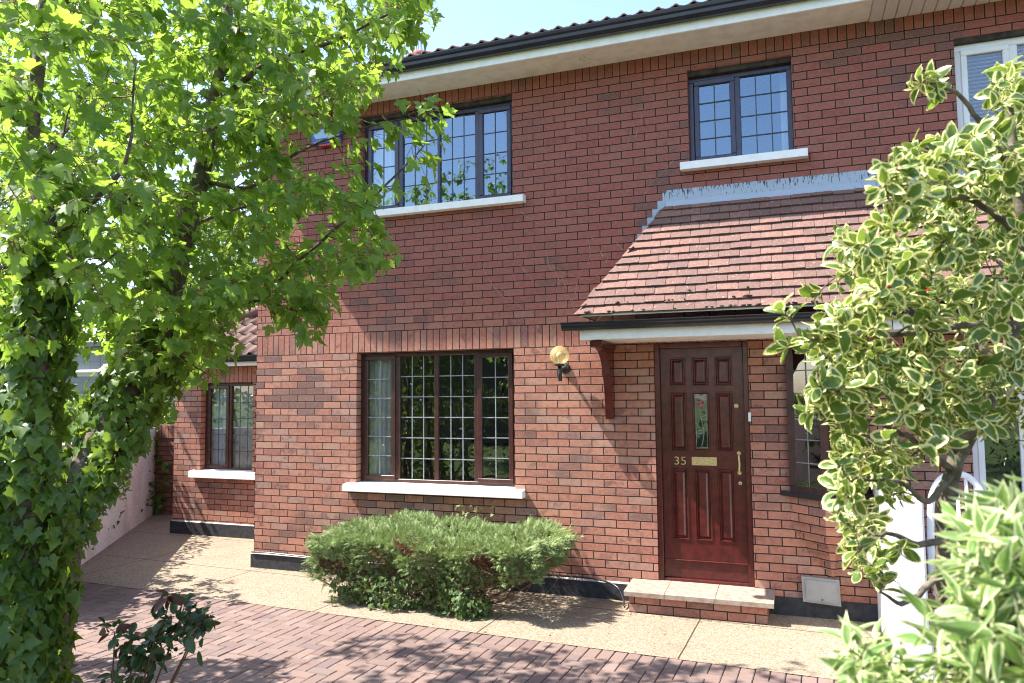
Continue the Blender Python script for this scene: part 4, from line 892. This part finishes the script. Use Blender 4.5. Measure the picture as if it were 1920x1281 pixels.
def ivy(label, path, rad, n, name="ivy", mat=IVY_M, size=(.035, .07), group=None, stem=True, T=IVYL):
    root = thing(name, label, "ivy", tuple(path[0]), group); P = smooth_path(path, 8); k = len(P); R = np.interp(np.linspace(0, 1, k), np.linspace(0, 1, len(rad)), rad)
    seg = np.linalg.norm(np.diff(P, axis=0), axis=1); wts = seg*(R[1:]+R[:-1]); wts /= wts.sum(); lv = Leaves(); idx = rng.choice(k-1, n, p=wts); t = rng.random(n)[:, None]
    c = P[idx]*(1-t)+P[idx+1]*t; a = rng.uniform(0, 2*math.pi, n); out = np.stack([np.cos(a), np.sin(a), rng.normal(0, .25, n)], -1); bl = 1+.28*np.sin(a*3+c[:, 2]*5)+.2*np.sin(c[:, 2]*9+a*2)
    pos = c+out*(R[idx]*bl*rng.uniform(.72, 1.08, n))[:, None]
    lv.add(T, pos, unit(out*.35+np.array([0, 0, -.8])+rng.normal(0, .45, (n, 3))), unit(out+np.array([0, 0, .45])+rng.normal(0, .35, (n, 3))), rng.uniform(*size, n), rnd=rng.random(n)**2.2)
    lv.build("foliage", mat, root)
    if stem:
        mb = MB()
        for q in range(5):
            ph = rng.uniform(0, 6.28); S_ = [P[i]+R[i]*.62*np.array([math.cos(ph+i*.35), math.sin(ph+i*.35), 0]) for i in range(0, k, 3)]; mb.tube([P[0]]+S_, .006, 5)
        mb.build("stems", BARK, root)
    return root
ivy("dense ivy column covering the trunk at the far left edge", [np.array([-.5, -4.95, 0.]), A3(18, 1180, 3.), A3(36, 940, 3.), A3(50, 790, 3.02), A3(64, 660, 3.07), A3(80, 540, 3.1), A3(88, 450, 3.1)], [.22, .185, .135, .11, .10, .09, .06], 4900, group="ivy on the maple trunks")
ivy("ivy swathing the leaning trunk above the white garden wall", [np.array([-.62, -4.5, 0.]), A3(70, 1100, 3.3), A3(125, 960, 3.45), A3(208, 820, 3.68), A3(252, 720, 3.8), A3(310, 580, 3.92)], [.09, .08, .10, .165, .15, .08], 2900, group="ivy on the maple trunks")

# shrub against the white wall
def shrub(name, label, cat, base, targets, T, mat, size, nl=(7, 11), stemr=.014, twig=TWIG, whorl=.6, group=None, limbs=None, up=.4, spread=.1, rnd=None, leafname="foliage"):
    root = thing(name, label, cat, tuple(base), group); sk = Skel(); mb = MB(); base = np.array(base, float)
    C = np.mean(targets, axis=0)
    for l in (limbs or [[base, base*.5+C*.5+rng.normal(0, .05, 3), C]]): sk.limb(mb, l, stemr, stemr*.35, 7)
    lv = Leaves()
    for t in order(np.array(targets), sk):
        d = sk.attach(mb, t, .0012, stemr*.6); k = int(rng.integers(*nl)); a = rng.uniform(0, 6.28)
        x = unit(np.cross(d, [0.3, .2, 1])); y = np.cross(d, x)
        for j in range(k):
            ph = a+j*2.4; rad = x*math.cos(ph)+y*math.sin(ph); dd = unit(d*rng.uniform(.1, .9)+rad*whorl+rng.normal(0, .2, 3)+np.array([0, 0, .1]))
            nn = unit(d*.8-rad*.5+np.array([0, 0, up])+rng.normal(0, .25, 3)); lv.add(T, t-d*spread*j/k+rad*.004, dd, nn, rng.uniform(*size), rnd=None if rnd is None else rng.choice(rnd))
    mb.build("stems", twig, root); lv.build(leafname, mat, root); return root
def polysamp(n, poly, dlo, dhi, flt=None):
    xs = [p[0] for p in poly]; ys = [p[1] for p in poly]; out = []
    while len(out) < n:
        px, py = rng.uniform(min(xs), max(xs)), rng.uniform(min(ys), max(ys))
        if not inpoly(px, py, poly): continue
        p = at(px, py, rng.uniform(dlo, dhi))
        if p[2] < .05 or (flt and not flt(p)): continue
        out.append(p)
    return out
PRIV_M = leaf_mat("privet_leaf", (.035, .07, .02), (.09, .13, .035), (.2, .3, .03), gloss=.25, tf=.25)
def wall_side(p): return (p[0]+4.684)*.82+(p[1]+1.187)*.57      # >0 : on the drive side of the white wall
shrub("privet_shrub", "small leaved shrub spilling over the white wall beside the ivy", "shrub", (-4.35, -1.35, 0), polysamp(170, [(100,820),(200,780),(250,795),(260,850),(240,915),(212,955),(185,990),(145,1030),(115,1085),(90,1085)], 7., 8.2, lambda p: wall_side(p) > .02), OVAL, PRIV_M, (.045, .075), (8, 13), .022, spread=.16)
LAUR_M = leaf_mat("laurel_leaf", (.06, .13, .03), (.13, .20, .05), (.3, .45, .05), gloss=.3, tf=.35)
def hedge(name, label, P, w, h0, h1, n, T, mat, size, cat="hedge"):
    root = thing(name, label, cat, (*P[0], 0)); P = np.array(P, float); lv = Leaves(); t = rng.random(n)*(len(P)-1); i = t.astype(int); f = (t-i)[:, None]; c = P[i]*(1-f)+P[i+1]*f
    z = rng.uniform(h0, h1, n); a = rng.uniform(-1, 1, n); side = np.where(rng.random(n) < .5, 1, -1); edge = rng.random(n) < .75
    bump_ = .15*np.sin(c[:, 0]*3.1+z*2)+.12*np.sin(c[:, 1]*4.3-z*3.); off_ = np.where(edge, side*(1+bump_)*rng.uniform(.75, 1.05, n), a)*w
    top = rng.random(n) < .35; z = np.where(top, h1+.15*np.sin(c[:, 0]*2.7)+.12*np.sin(c[:, 0]*5.1+c[:, 1]*3)+rng.normal(0, .06, n), z); off_ = np.where(top, a*w, off_)
    d = unit(P[-1]-P[0]); nn = np.array([-d[1], d[0]]); pos = np.stack([c[:, 0]+nn[0]*off_, c[:, 1]+nn[1]*off_, z], -1)
    out = np.stack([nn[0]*np.sign(off_), nn[1]*np.sign(off_), .6+0*off_], -1)
    lv.add(T, pos, unit(out*.5+rng.normal(0, .6, (n, 3))), unit(out+rng.normal(0, .5, (n, 3))), rng.uniform(*size, n)); lv.build("foliage", mat, root)
    m = MB()
    for q in np.linspace(0, 1, 9): j = q*(len(P)-1); ii = min(int(j), len(P)-2); p = P[ii]*(1-(j-ii))+P[ii+1]*(j-ii); m.tube([(p[0], p[1], -.05), (p[0]+rng.normal(0, .1), p[1]+rng.normal(0, .1), h1*.9)], [.04, .015], 6)
    m.tube([(*p, -.03) for p in P], .05, 6); m.build("stems", BARK, root); return root
hedge("laurel_hedge", "sunlit yellow green hedge behind the white garden wall", [(-4.45, -2.85), (-5.75, -.6), (-7.5, 1.9), (-8.5, 3.4)], .5, .15, 1.8, 6500, OVAL, LAUR_M, (.06, .11))
hedge("laurel_bush", "taller laurel bush at the near end of the hedge, left of the ivy column", [(-2.9, -4.7), (-3.5, -3.15)], .45, .1, 3.3, 4600, OVAL, LAUR_M, (.06, .11), "bush")
ivy("ivy strand hanging down the brick garden wall", [on_y(290, 985, 2.5), on_y(300, 930, 2.55), on_y(312, 880, 2.58), on_y(290, 850, 2.58), on_y(300, 805, 2.58)], [.07, .03, .025, .035, .06], 75, size=(.06, .11), stem=False)

def bgtree(label, x, y, h, r, mat, n, size=(.12, .2), trunk=.13, z0=.35, T=OVAL, group="trees behind the garden"):
    root = thing("broadleaf_tree", label, "tree", (x, y, 0), group); m = MB(); sk = Skel()
    P = sk.limb(m, [(x, y, -.05), (x+rng.normal(0, .1), y, h*.35), (x+rng.normal(0, .2), y, h*.7), (x, y, h*.95)], trunk, .02, 9)
    cl = []
    for k in range(26):
        d = rdir(1, -.5, 1)[0]; c = np.array([x, y, h*(z0+1)/2])+d*np.array([r, r, h*(1-z0)/2])*rng.uniform(.55, .95); cl.append((c, r*rng.uniform(.28, .45))); sk.attach(m, c, .006, .05)
    m.build("trunk", BARK, root); lv = Leaves(); per = n//26
    for c, rr_ in cl:
        d = rdir(per); lv.add(T, c+d*rr_*rng.uniform(.5, 1.05, (per, 1))*np.array([1, 1, .75]), unit(d+rng.normal(0, .6, (per, 3))+[0, 0, -.3]), unit(d+[0, 0, .8]+rng.normal(0, .4, (per, 3))), rng.uniform(*size, per), rnd=np.clip(rng.random()+rng.normal(0, .2, per), 0, 1))
    lv.build("crown", mat, root); return root
DKG = leaf_mat("dark_foliage", (.03, .065, .018), (.055, .10, .028), (.14, .25, .03), gloss=.4, tf=.3); LTG = leaf_mat("light_foliage", (.08, .15, .03), (.12, .19, .04), (.3, .46, .05), gloss=.45, tf=.4)
bgtree("tall dark tree far behind the garden wall at left", -9.6, 10.5, 7.6, 2.3, DKG, 5200)
bgtree("light green tree standing beyond the grey outbuilding", -13.5, 11.5, 8.2, 2.6, LTG, 5200)
bgtree("dark spreading tree beside the outbuilding at the far left", -18.5, 8.5, 8.5, 3., DKG, 5600)
bgtree("low light green tree over the timber fence", -7.6, 6.2, 4.6, 1.5, LTG, 3600, (.09, .15), .08)
bgtree("dark round bush by the end of the timber fence", -8.3, 4.9, 3.1, 1.2, DKG, 2800, (.07, .12), .06, .1)
bgtree("bushy light tree in the gap above the outbuilding roof", -11.2, 7.8, 5.4, 1.8, LTG, 4200, (.1, .17), .09)
bgtree("slender pale stemmed tree in front of the outbuilding", -8.4, 1.6, 6.2, 1.1, LTG, 1500, (.08, .14), .07, .55)

# ------------------------------------------------------------------ juniper under the window
JUN_M = leaf_mat("juniper_spray", (.25, .37, .12), (.38, .46, .19), (.42, .55, .14), gloss=.6, tf=.15); JDEAD = leaf_mat("dead_juniper_spray", (.16, .065, .03), (.22, .11, .055), (.25, .1, .04), gloss=.8, tf=.15)
V = []; F = []; E_ = []
for i in range(9):
    y = .08+i*.1; L = .42*(1-.75*i/9)+.06
    for sx in (-1, 1):
        a = R_(38+rng.uniform(-10, 10)); dx, dy = sx*math.sin(a)*L, math.cos(a)*L; zz = rng.uniform(-.12, .12)*L*2; b = len(V)
        V += [(0, y, 0), (dx*.5-dy*.11, y+dy*.5+sx*dx*.11, zz*.6), (dx, y+dy, zz), (dx*.5+dy*.11, y+dy*.5-sx*dx*.11, zz*.6)]; E_ += [0, .5, 1, .5]; F += [[b, b+1, b+2], [b, b+2, b+3]]
b = len(V); V += [(-.03, 0, 0), (.03, 0, 0), (0, 1, .02)]; E_ += [0, 0, 1]; F += [[b, b+1, b+2]]
SPRAY = (np.array(V, float), np.array(F), np.array(E_))
jr = thing("juniper_bush", "clipped flat topped juniper bush under the ground floor window", "bush", (-.6, -.5, 0))
def jtop(x, y): return .60+.10*(y+1.)+.02*np.sin(x*5.3)+.022*np.sin(x*9.1+y*6)+.02*np.sin(y*13+x*3)+.012*np.sin(x*23+y*19)
def jlow(x): return np.where(x < -.1, .14+.05*np.sin(x*6), .14+.36*(x+.1))
lv = Leaves(); dead = Leaves(); n = 6800
x = rng.uniform(-1.64, .50, n); y = rng.uniform(-1.0, -.06, n); ed = np.minimum(np.minimum(x+1.72, .58-x), np.minimum(y+1.08, .3)); z = jtop(x, y)-.07*np.exp(-ed*14)
nz = np.stack([.0*x, 0*x-.1, 1+0*x], -1); d = unit(np.stack([(x+.5)*.35, (y+.55)*.9-.1, .55+0*x], -1)+rng.normal(0, .5, (n, 3)))
lv.add(SPRAY, np.stack([x, y, z-.04], -1), d, unit(nz+rng.normal(0, .4, (n, 3))), rng.uniform(.045, .08, n))
n = 6000; x = rng.uniform(-1.64, .50, n); lo = jlow(x); t = rng.random(n)**.8; z = lo+(jtop(x, -1.)-.02-lo)*t; y = -1.04+(jtop(x, -1.)-z)*.22+.06*np.sin(x*7+z*5)+.045*np.sin(x*13)+rng.uniform(0, .12, n)+np.where(x > .3, (x-.3)*.5, 0)
d = unit(np.stack([rng.normal(0, .4, n)+(x+.5)*.2, -.75+0*x, .25+0*x], -1)+rng.normal(0, .35, (n, 3)))
pd = .05+.55*np.clip((.42-z)/.2, 0, 1); m_ = (rng.random(n) < pd*.62)|((np.sin(x*8.3+1)+np.sin(z*17+x*3) > 1.25)); gn = (rng.random(n) < .45+.6*t)&~m_
pos = np.stack([x, y, z], -1); nn = unit(np.array([0, -.6, .7])+rng.normal(0, .4, (n, 3))); s_ = rng.uniform(.045, .078, n)
lv.add(SPRAY, pos[gn], d[gn], nn[gn], s_[gn], rnd=rng.uniform(0, .6, int(gn.sum()))); dead.add(SPRAY, pos[m_]+[0, .05, 0], d[m_], nn[m_], s_[m_]*.9)
for xs_, sgn, zr in ((-1.65, -1, (.18, .6)), (.48, 1, (.34, .62))):
    n = 800; y = rng.uniform(-1., -.08, n); z = rng.uniform(*zr, n); x = xs_+sgn*(.03*np.sin(y*8+z*9))-sgn*(.6-z)*.14+rng.normal(0, .03, n)
    lv.add(SPRAY, np.stack([x, y, z], -1), unit(np.stack([sgn+0*x, 0*x-.3, .3+0*x], -1)+rng.normal(0, .45, (n, 3))), unit(np.array([sgn*.5, -.3, .8])+rng.normal(0, .4, (n, 3))), rng.uniform(.06, .12, n))
n = 200; lv.add(SPRAY, np.stack([rng.uniform(.45, .64, n), rng.uniform(-.85, -.2, n), rng.uniform(.52, .66, n)], -1), unit(np.array([.9, -.1, .25])+rng.normal(0, .3, (n, 3))), unit(np.array([0, -.2, 1])+rng.normal(0, .3, (n, 3))), rng.uniform(.08, .14, n))
n = 700; x = rng.uniform(-1.55, .55, n); dead.add(SPRAY, np.stack([x, rng.uniform(-.85, -.15, n), jlow(x)+rng.uniform(-.02, .3, n)], -1), unit(rng.normal(0, 1, (n, 3))+[0, -.4, 0]), unit(rng.normal(0, 1, (n, 3))), rng.uniform(.06, .11, n))
lv.build("foliage", JUN_M, jr); dead.build("dead_foliage", JDEAD, jr)
JST = simple("juniper_stem", (.16, .075, .05), .85, .25, 30, .006); mb = MB()
for k in range(34):
    b = np.array([rng.uniform(-1.0, -.1), rng.uniform(-.6, -.35), -.02]); e = np.array([rng.uniform(-1.6, .65), rng.choice([-.95, -.9, -.6, -.2]), rng.uniform(.35, .58)]); md = (b+e)/2+np.array([rng.normal(0, .1), rng.normal(0, .08), -.10]); mb.tube(smooth_path([b, md, e], 6), np.linspace(.016, .004, 13), 6)
for k in range(110):
    b = np.array([rng.uniform(-1.5, .6), rng.uniform(-.95, -.5), rng.uniform(.2, .45)]); e = b+rng.normal(0, .12, 3); mb.tube([b, (b+e)/2+rng.normal(0, .02, 3), e], [.004, .003, .001], 4, cap=False)
mb.build("stems", JST, jr)
n = 1100; x = rng.uniform(-1.45, .08, n); root = thing("ground_ivy", "ivy growing along the foot of the juniper bush", "ivy", (-.7, -.9, 0)); lv = Leaves(); z = rng.uniform(.015, .30, n)*(1-.5*np.clip((x-(-.3))/.4, 0, 1)); y = -1.02+z*.1+.06*np.sin(x*9)+rng.uniform(-.02, .18, n)
lv.add(IVYL, np.stack([x, y, z], -1), unit(np.array([0, -.5, -.5])+rng.normal(0, .5, (n, 3))), unit(np.array([0, -.8, .6])+rng.normal(0, .35, (n, 3))), rng.uniform(.025, .05, n), rnd=rng.random(n)**1.6)
n = 26; lv.add(IVYL, np.stack([rng.uniform(-.55, -.2, n)+.0, rng.uniform(-.2, -.06, n), rng.uniform(.70, .84, n)], -1), unit(rng.normal(0, .6, (n, 3))+[0, -.4, -.2]), unit(rng.normal(0, .3, (n, 3))+[0, -.5, .8]), rng.uniform(.03, .05, n), rnd=1.)
lv.build("foliage", leaf_mat("pale_ivy_leaf", (.05, .12, .03), (.18, .25, .05), (.28, .4, .05), gloss=.6, tf=.25), root)
mb = MB()
for k in range(14): x0 = rng.uniform(-1.3, 0); mb.tube(smooth_path([(x0, -.6, 0), (x0+rng.normal(0, .1), -.9, .04), (x0+rng.normal(0, .25), -.93, .2)], 4), .004, 5)
mb.tube(smooth_path([(-.4, -.3, .1), (-.38, -.15, .5), (-.36, -.12, .82)], 4), .004, 5); mb.build("stems", TWIG, root)

# ------------------------------------------------------------------ rose in the near bed
ROSE_G = leaf_mat("rose_leaf", (.035, .085, .03), (.07, .13, .04), (.14, .25, .04), gloss=.35, tf=.2); ROSE_R = leaf_mat("young_rose_leaf", (.10, .028, .02), (.16, .05, .03), (.3, .06, .03), gloss=.3, tf=.25)
rs = thing("rose_bush", "young rose with red brown new leaves in the near flower bed", "rose", tuple(at(225, 1281, 3.0)*[1, 1, 0])); sk = Skel(); mb = MB(); rb = at(225, 1281, 3.)*[1, 1, 0]
for tip in ((320,1120,3.), (345,1140,3.), (378,1160,3.), (215,1185,3.), (290,1200,2.95), (250,1230,3.), (370,1185,2.95)):
    e = at(*tip); sk.limb(mb, [rb, rb*.6+e*.4+np.array([-.03, 0, .12]), e], .007, .0025, 6)
lg, lr = Leaves(), Leaves()
RT_ = [(318,1118),(330,1130),(342,1150),(378,1160),(390,1155),(370,1180),(350,1190),(330,1180),(365,1170),(350,1160),(340,1205),(310,1190),(290,1180),(280,1210),(300,1220),(260,1225),(240,1240),(210,1190),(225,1195),(250,1195),(230,1270),(260,1265),(290,1240),(310,1205),(325,1160),(240,1215),(205,1275),(350,1175),(300,1165),(285,1235)]
RT_ += [(x+rng.uniform(-22, 22), y+rng.uniform(-14, 22)) for x, y in RT_]
for i, (x_, y_) in enumerate(RT_):
    t = at(x_, y_, rng.uniform(2.85, 3.1)); d = sk.attach(mb, t, .001, .004); L = lr if i in (0, 1, 3, 4, 17, 19, 23) else lg
    for j in range(5):
        a = unit(rdir(1)[0]+d*.6+np.array([0, 0, .1])); L.add(OVAL, t-d*.02*j+a*.012, a, unit(np.array([0, -.3, .9])+rng.normal(0, .4, 3)), rng.uniform(.035, .065))
mb.build("stems", simple("rose_stem", (.12, .05, .03), .6), rs); lg.build("foliage", ROSE_G, rs); lr.build("young_foliage", ROSE_R, rs)

# ------------------------------------------------------------------ variegated holly at right
HOL_M = leaf_mat("variegated_holly_leaf", (.09, .18, .035), (.17, .27, .05), (.36, .52, .06), rim=(.82, .79, .36), gloss=.3, tf=.33, rimw=.78)
HBARK = simple("holly_bark", (.17, .14, .10), .85, .3, 30, .006)
HP = [(1925,90),(1880,140),(1850,215),(1800,270),(1720,262),(1650,345),(1635,430),(1560,450),(1560,470),(1600,500),(1550,540),(1505,575),(1530,640),(1490,655),(1545,700),(1500,760),(1520,800),(1560,830),(1575,900),(1560,960),(1600,1010),(1580,1060),(1640,1075),(1680,1000),(1700,900),(1780,830),(1925,800)]
hroot = np.array([2.95, -4.8, 0.])
limH = [[hroot, A3(1780,1281,1.9), A3(1772,1040,1.9), A3(1790,880,1.9), A3(1830,790,1.9), A3(1880,690,1.9), A3(1908,560,1.9), A3(1915,440,1.9), A3(1900,300,1.92), A3(1890,150,1.95)]]
limH2 = [[A3(1790,880,1.9), A3(1720,830,1.85), A3(1660,800,1.8), A3(1560,760,1.75)], [A3(1900,600,1.9), A3(1800,612,1.85), A3(1700,625,1.8), A3(1560,630,1.75), A3(1480,650,1.72)], [A3(1880,690,1.9), A3(1780,600,2.), A3(1680,520,2.05), A3(1580,510,2.05)], [A3(1915,440,1.9), A3(1830,380,1.85), A3(1740,370,1.8), A3(1650,400,1.8)], [A3(1900,320,1.92), A3(1850,250,1.9), A3(1800,180,1.9), A3(1735,150,1.88)], [A3(1790,890,1.9), A3(1740,940,1.85), A3(1690,905,1.8), A3(1620,900,1.75)], [A3(1772,1000,1.9), A3(1720,1020,1.85), A3(1660,1000,1.8), A3(1600,1040,1.75)], [A3(1908,560,1.9), A3(1880,500,2.2), A3(1800,430,2.35)], [A3(1880,700,1.9), A3(1980,600,1.8), A3(2060,480,1.8)], [A3(1772,1080,1.9), A3(1700,1130,1.85), A3(1650,1110,1.8)]]
hol = thing("holly_bush", "variegated holly with cream edged leaves and a few red berries, standing at right", "holly", tuple(hroot)); sk = Skel(); mb = MB()
sk.limb(mb, limH[0], .024, .012, 9)
for l in limH2: sk.limb(mb, l, .010, .003, 7)
tH = polysamp(430, HP, 1.62, 2.35) + [A3(1740,150,1.88), A3(1722,165,1.88), A3(1755,175,1.88), A3(1480,650,1.72), A3(1512,775,1.74), A3(1465,575,1.75), A3(1575,460,1.8), A3(1590,960,1.75), A3(1610,1020,1.75), A3(1660,1085,1.8), A3(1585,905,1.75), A3(1690,1040,1.8), A3(1895,120,1.95), A3(1870,165,1.92)] + [A3(rng.uniform(1930, 2150), rng.uniform(0, 900), rng.uniform(1.6, 2.3)) for _ in range(70)]
lv = Leaves(); bp = []
for t in order(np.array(tH), sk):
    d = sk.attach(mb, t, .0015, .006); k = int(rng.integers(7, 12)); a = rng.uniform(0, 6.28); x_ = unit(np.cross(d, [.3, .2, 1])); y_ = np.cross(d, x_)
    for j in range(k):
        ph = a+j*2.4; rad = x_*math.cos(ph)+y_*math.sin(ph); dd = unit(d*rng.uniform(.15, 1.)+rad*.75+rng.normal(0, .25, 3)+np.array([0, 0, .12])); nn = unit(d*.7-rad*.5+np.array([-.2, -.1, .35])+rng.normal(0, .35, 3))
        lv.add(HOLLY, t-d*.045*j/k+rad*.004, dd, nn, rng.choice([rng.uniform(.022, .036), rng.uniform(.036, .056)]))
    if rng.random() < .05: bp.append(t-d*.01+rng.normal(0, .006, 3))
mb.build("trunk", HBARK, hol); lv.build("foliage", HOL_M, hol)
mb = MB(); BER = simple("holly_berry", (.45, .012, .01), .25, .1)
for p in bp+[A3(1690,398,1.7), A3(1672,393,1.7), A3(1740,545,1.7)]:
    b = bmesh.new(); bmesh.ops.create_icosphere(b, subdivisions=2, radius=.0045); mb.bm(b, 0, Matrix.Translation(p), True)
mb.build("berries", BER, hol)

# ------------------------------------------------------------------ variegated shrub close to the camera
WEI_M = leaf_mat("variegated_shrub_leaf", (.17, .33, .075), (.27, .42, .12), (.42, .64, .15), rim=(.64, .68, .36), gloss=.45, tf=.42, rimw=.76)
WP = [(1815,985),(1850,955),(1925,930),(1925,1290),(1830,1290),(1815,1180),(1820,1080)]
WSTEM = simple("green_shrub_stem", (.13, .15, .06), .7, .2, 30)
wr = thing("variegated_shrub", "pale green and cream leaved shrub in the near right corner", "shrub", (2.95, -5.75, 0)); sk = Skel(); mb = MB(); wb_ = np.array([2.95, -5.75, 0.])
for tip in ((1850,1000,.95), (1890,1060,.9), (1880,1000,.95), (1590,1205,1.15), (1660,1260,1.1), (1830,1150,.9), (1900,1100,.85), (2000,1000,.95), (2050,1200,.9)):
    e = at(*tip); sk.limb(mb, [wb_, wb_*.4+e*.6+np.array([.06, .06, -.1]), e], .0045, .002, 6)
lv = Leaves(); tW = polysamp(210, WP, .88, 1.3) + polysamp(26, [(1590,1215),(1650,1200),(1720,1165),(1800,1120),(1800,1290),(1580,1290)], 1.0, 1.25) + [A3(1590,1205,1.15), A3(1650,1250,1.12), A3(1620,1240,1.12), A3(1800,985,1.0), A3(1810,1060,.98), A3(1800,1170,1.0)] + [A3(rng.uniform(1930, 2150), rng.uniform(950, 1400), rng.uniform(.8, 1.1)) for _ in range(16)]
for t in order(np.array(tW), sk):
    d = sk.attach(mb, t, .0015, .004); d = unit(d+np.array([-.1, 0, .5])); x_ = unit(np.cross(d, [.3, .2, 1])); y_ = np.cross(d, x_); a = rng.uniform(0, 6.28)
    for j in range(int(rng.integers(5, 8))):
        ph = a+(j % 2)*math.pi+(j//2)*1.57; rad = x_*math.cos(ph)+y_*math.sin(ph); dd = unit(d*rng.uniform(.5, 1.1)+rad*.7+rng.normal(0, .15, 3)); nn = unit(d*.5-rad*.7+np.array([-.1, -.1, .3]))
        lv.add(LANCE, t-d*.035*(j//2), dd, nn, rng.uniform(.038, .064))
mb.build("stems", WSTEM, wr); lv.build("foliage", WEI_M, wr)

# ------------------------------------------------------------------ fallen bits on the paving
LIT_M = leaf_mat("dry_leaf_litter", (.16, .10, .05), (.26, .20, .10), (.2, .13, .05), gloss=.8, tf=.1); lv = Leaves()
n = 150; xx = rng.uniform(-4.2, 3.1, n); yy = rng.uniform(-3.2, -.1, n); d = rdir(n, -.15, .15); lv.add(SMALL, np.stack([xx, yy, 0*xx+.004], -1), d, np.array([0, 0, 1])+rng.normal(0, .25, (n, 3)), rng.uniform(.012, .03, n))
n = 260; xx = rng.uniform(-3.1, 3.1, n); yy = -.03-np.abs(rng.normal(0, .05, n)); yy = np.where((xx > 1.1) & (xx < 2.4), yy-.37, yy); lv.add(SMALL, np.stack([xx, yy, 0*xx+.004], -1), rdir(n, -.2, .3), np.array([0, 0, 1])+rng.normal(0, .4, (n, 3)), rng.uniform(.008, .024, n))
tag(lv.build("leaf_litter", LIT_M), "scattered dry leaf bits on the paving and along the foot of the house", "leaf litter", kind="stuff")
# ------------------------------------------------------------------ across the road: seen in the window glass
hedge("clipped_hedge", "clipped green hedge across the front, mirrored in the ground floor window", [(-9, -9.0), (9, -9.4)], .45, .1, 1.85, 8000, OVAL, PRIV_M, (.06, .11))
bgtree("dark tree across the road mirrored in the window glass", -6.5, -13.5, 6.8, 2.0, DKG, 4200, group="trees across the road")
bgtree("light tree across the road mirrored in the window glass", 4.5, -15.5, 6.4, 2.2, LTG, 4200, group="trees across the road")
oh = thing("opposite_house", "rendered house across the road mirrored in the ground floor window", "house", (-13, -24, 0))
mb = MB(); wall_front(mb, -22, -4, 0, 5, -22., [(-19.5, -17.5, .9, 2.2), (-15, -13, .9, 2.2), (-8, -6, .9, 2.2), (-19.5, -17.5, 3.3, 4.4), (-8, -6, 3.3, 4.4)], [], -.2); mb.box(-22, -4, -30, -22.4, 0, 5); mb.build("wall", simple("olive_render", (.07, .066, .05), .9), oh)
mb = MB(); mb.prism([(-31, 4.9), (-21.3, 4.9), (-26, 7.6)], 'X', -22.5, -3.5); mb.build("roof", PANTILE, oh)
for (a, b, c, d) in [(-19.5, -17.5, .9, 2.2), (-15, -13, .9, 2.2), (-8, -6, .9, 2.2), (-19.5, -17.5, 3.3, 4.4), (-8, -6, 3.3, 4.4)]:
    m = MB(); m.box(a, b, -22.2, -22.15, c, d); m.build("window", simple("far_window", (.03, .035, .04), .1), oh)
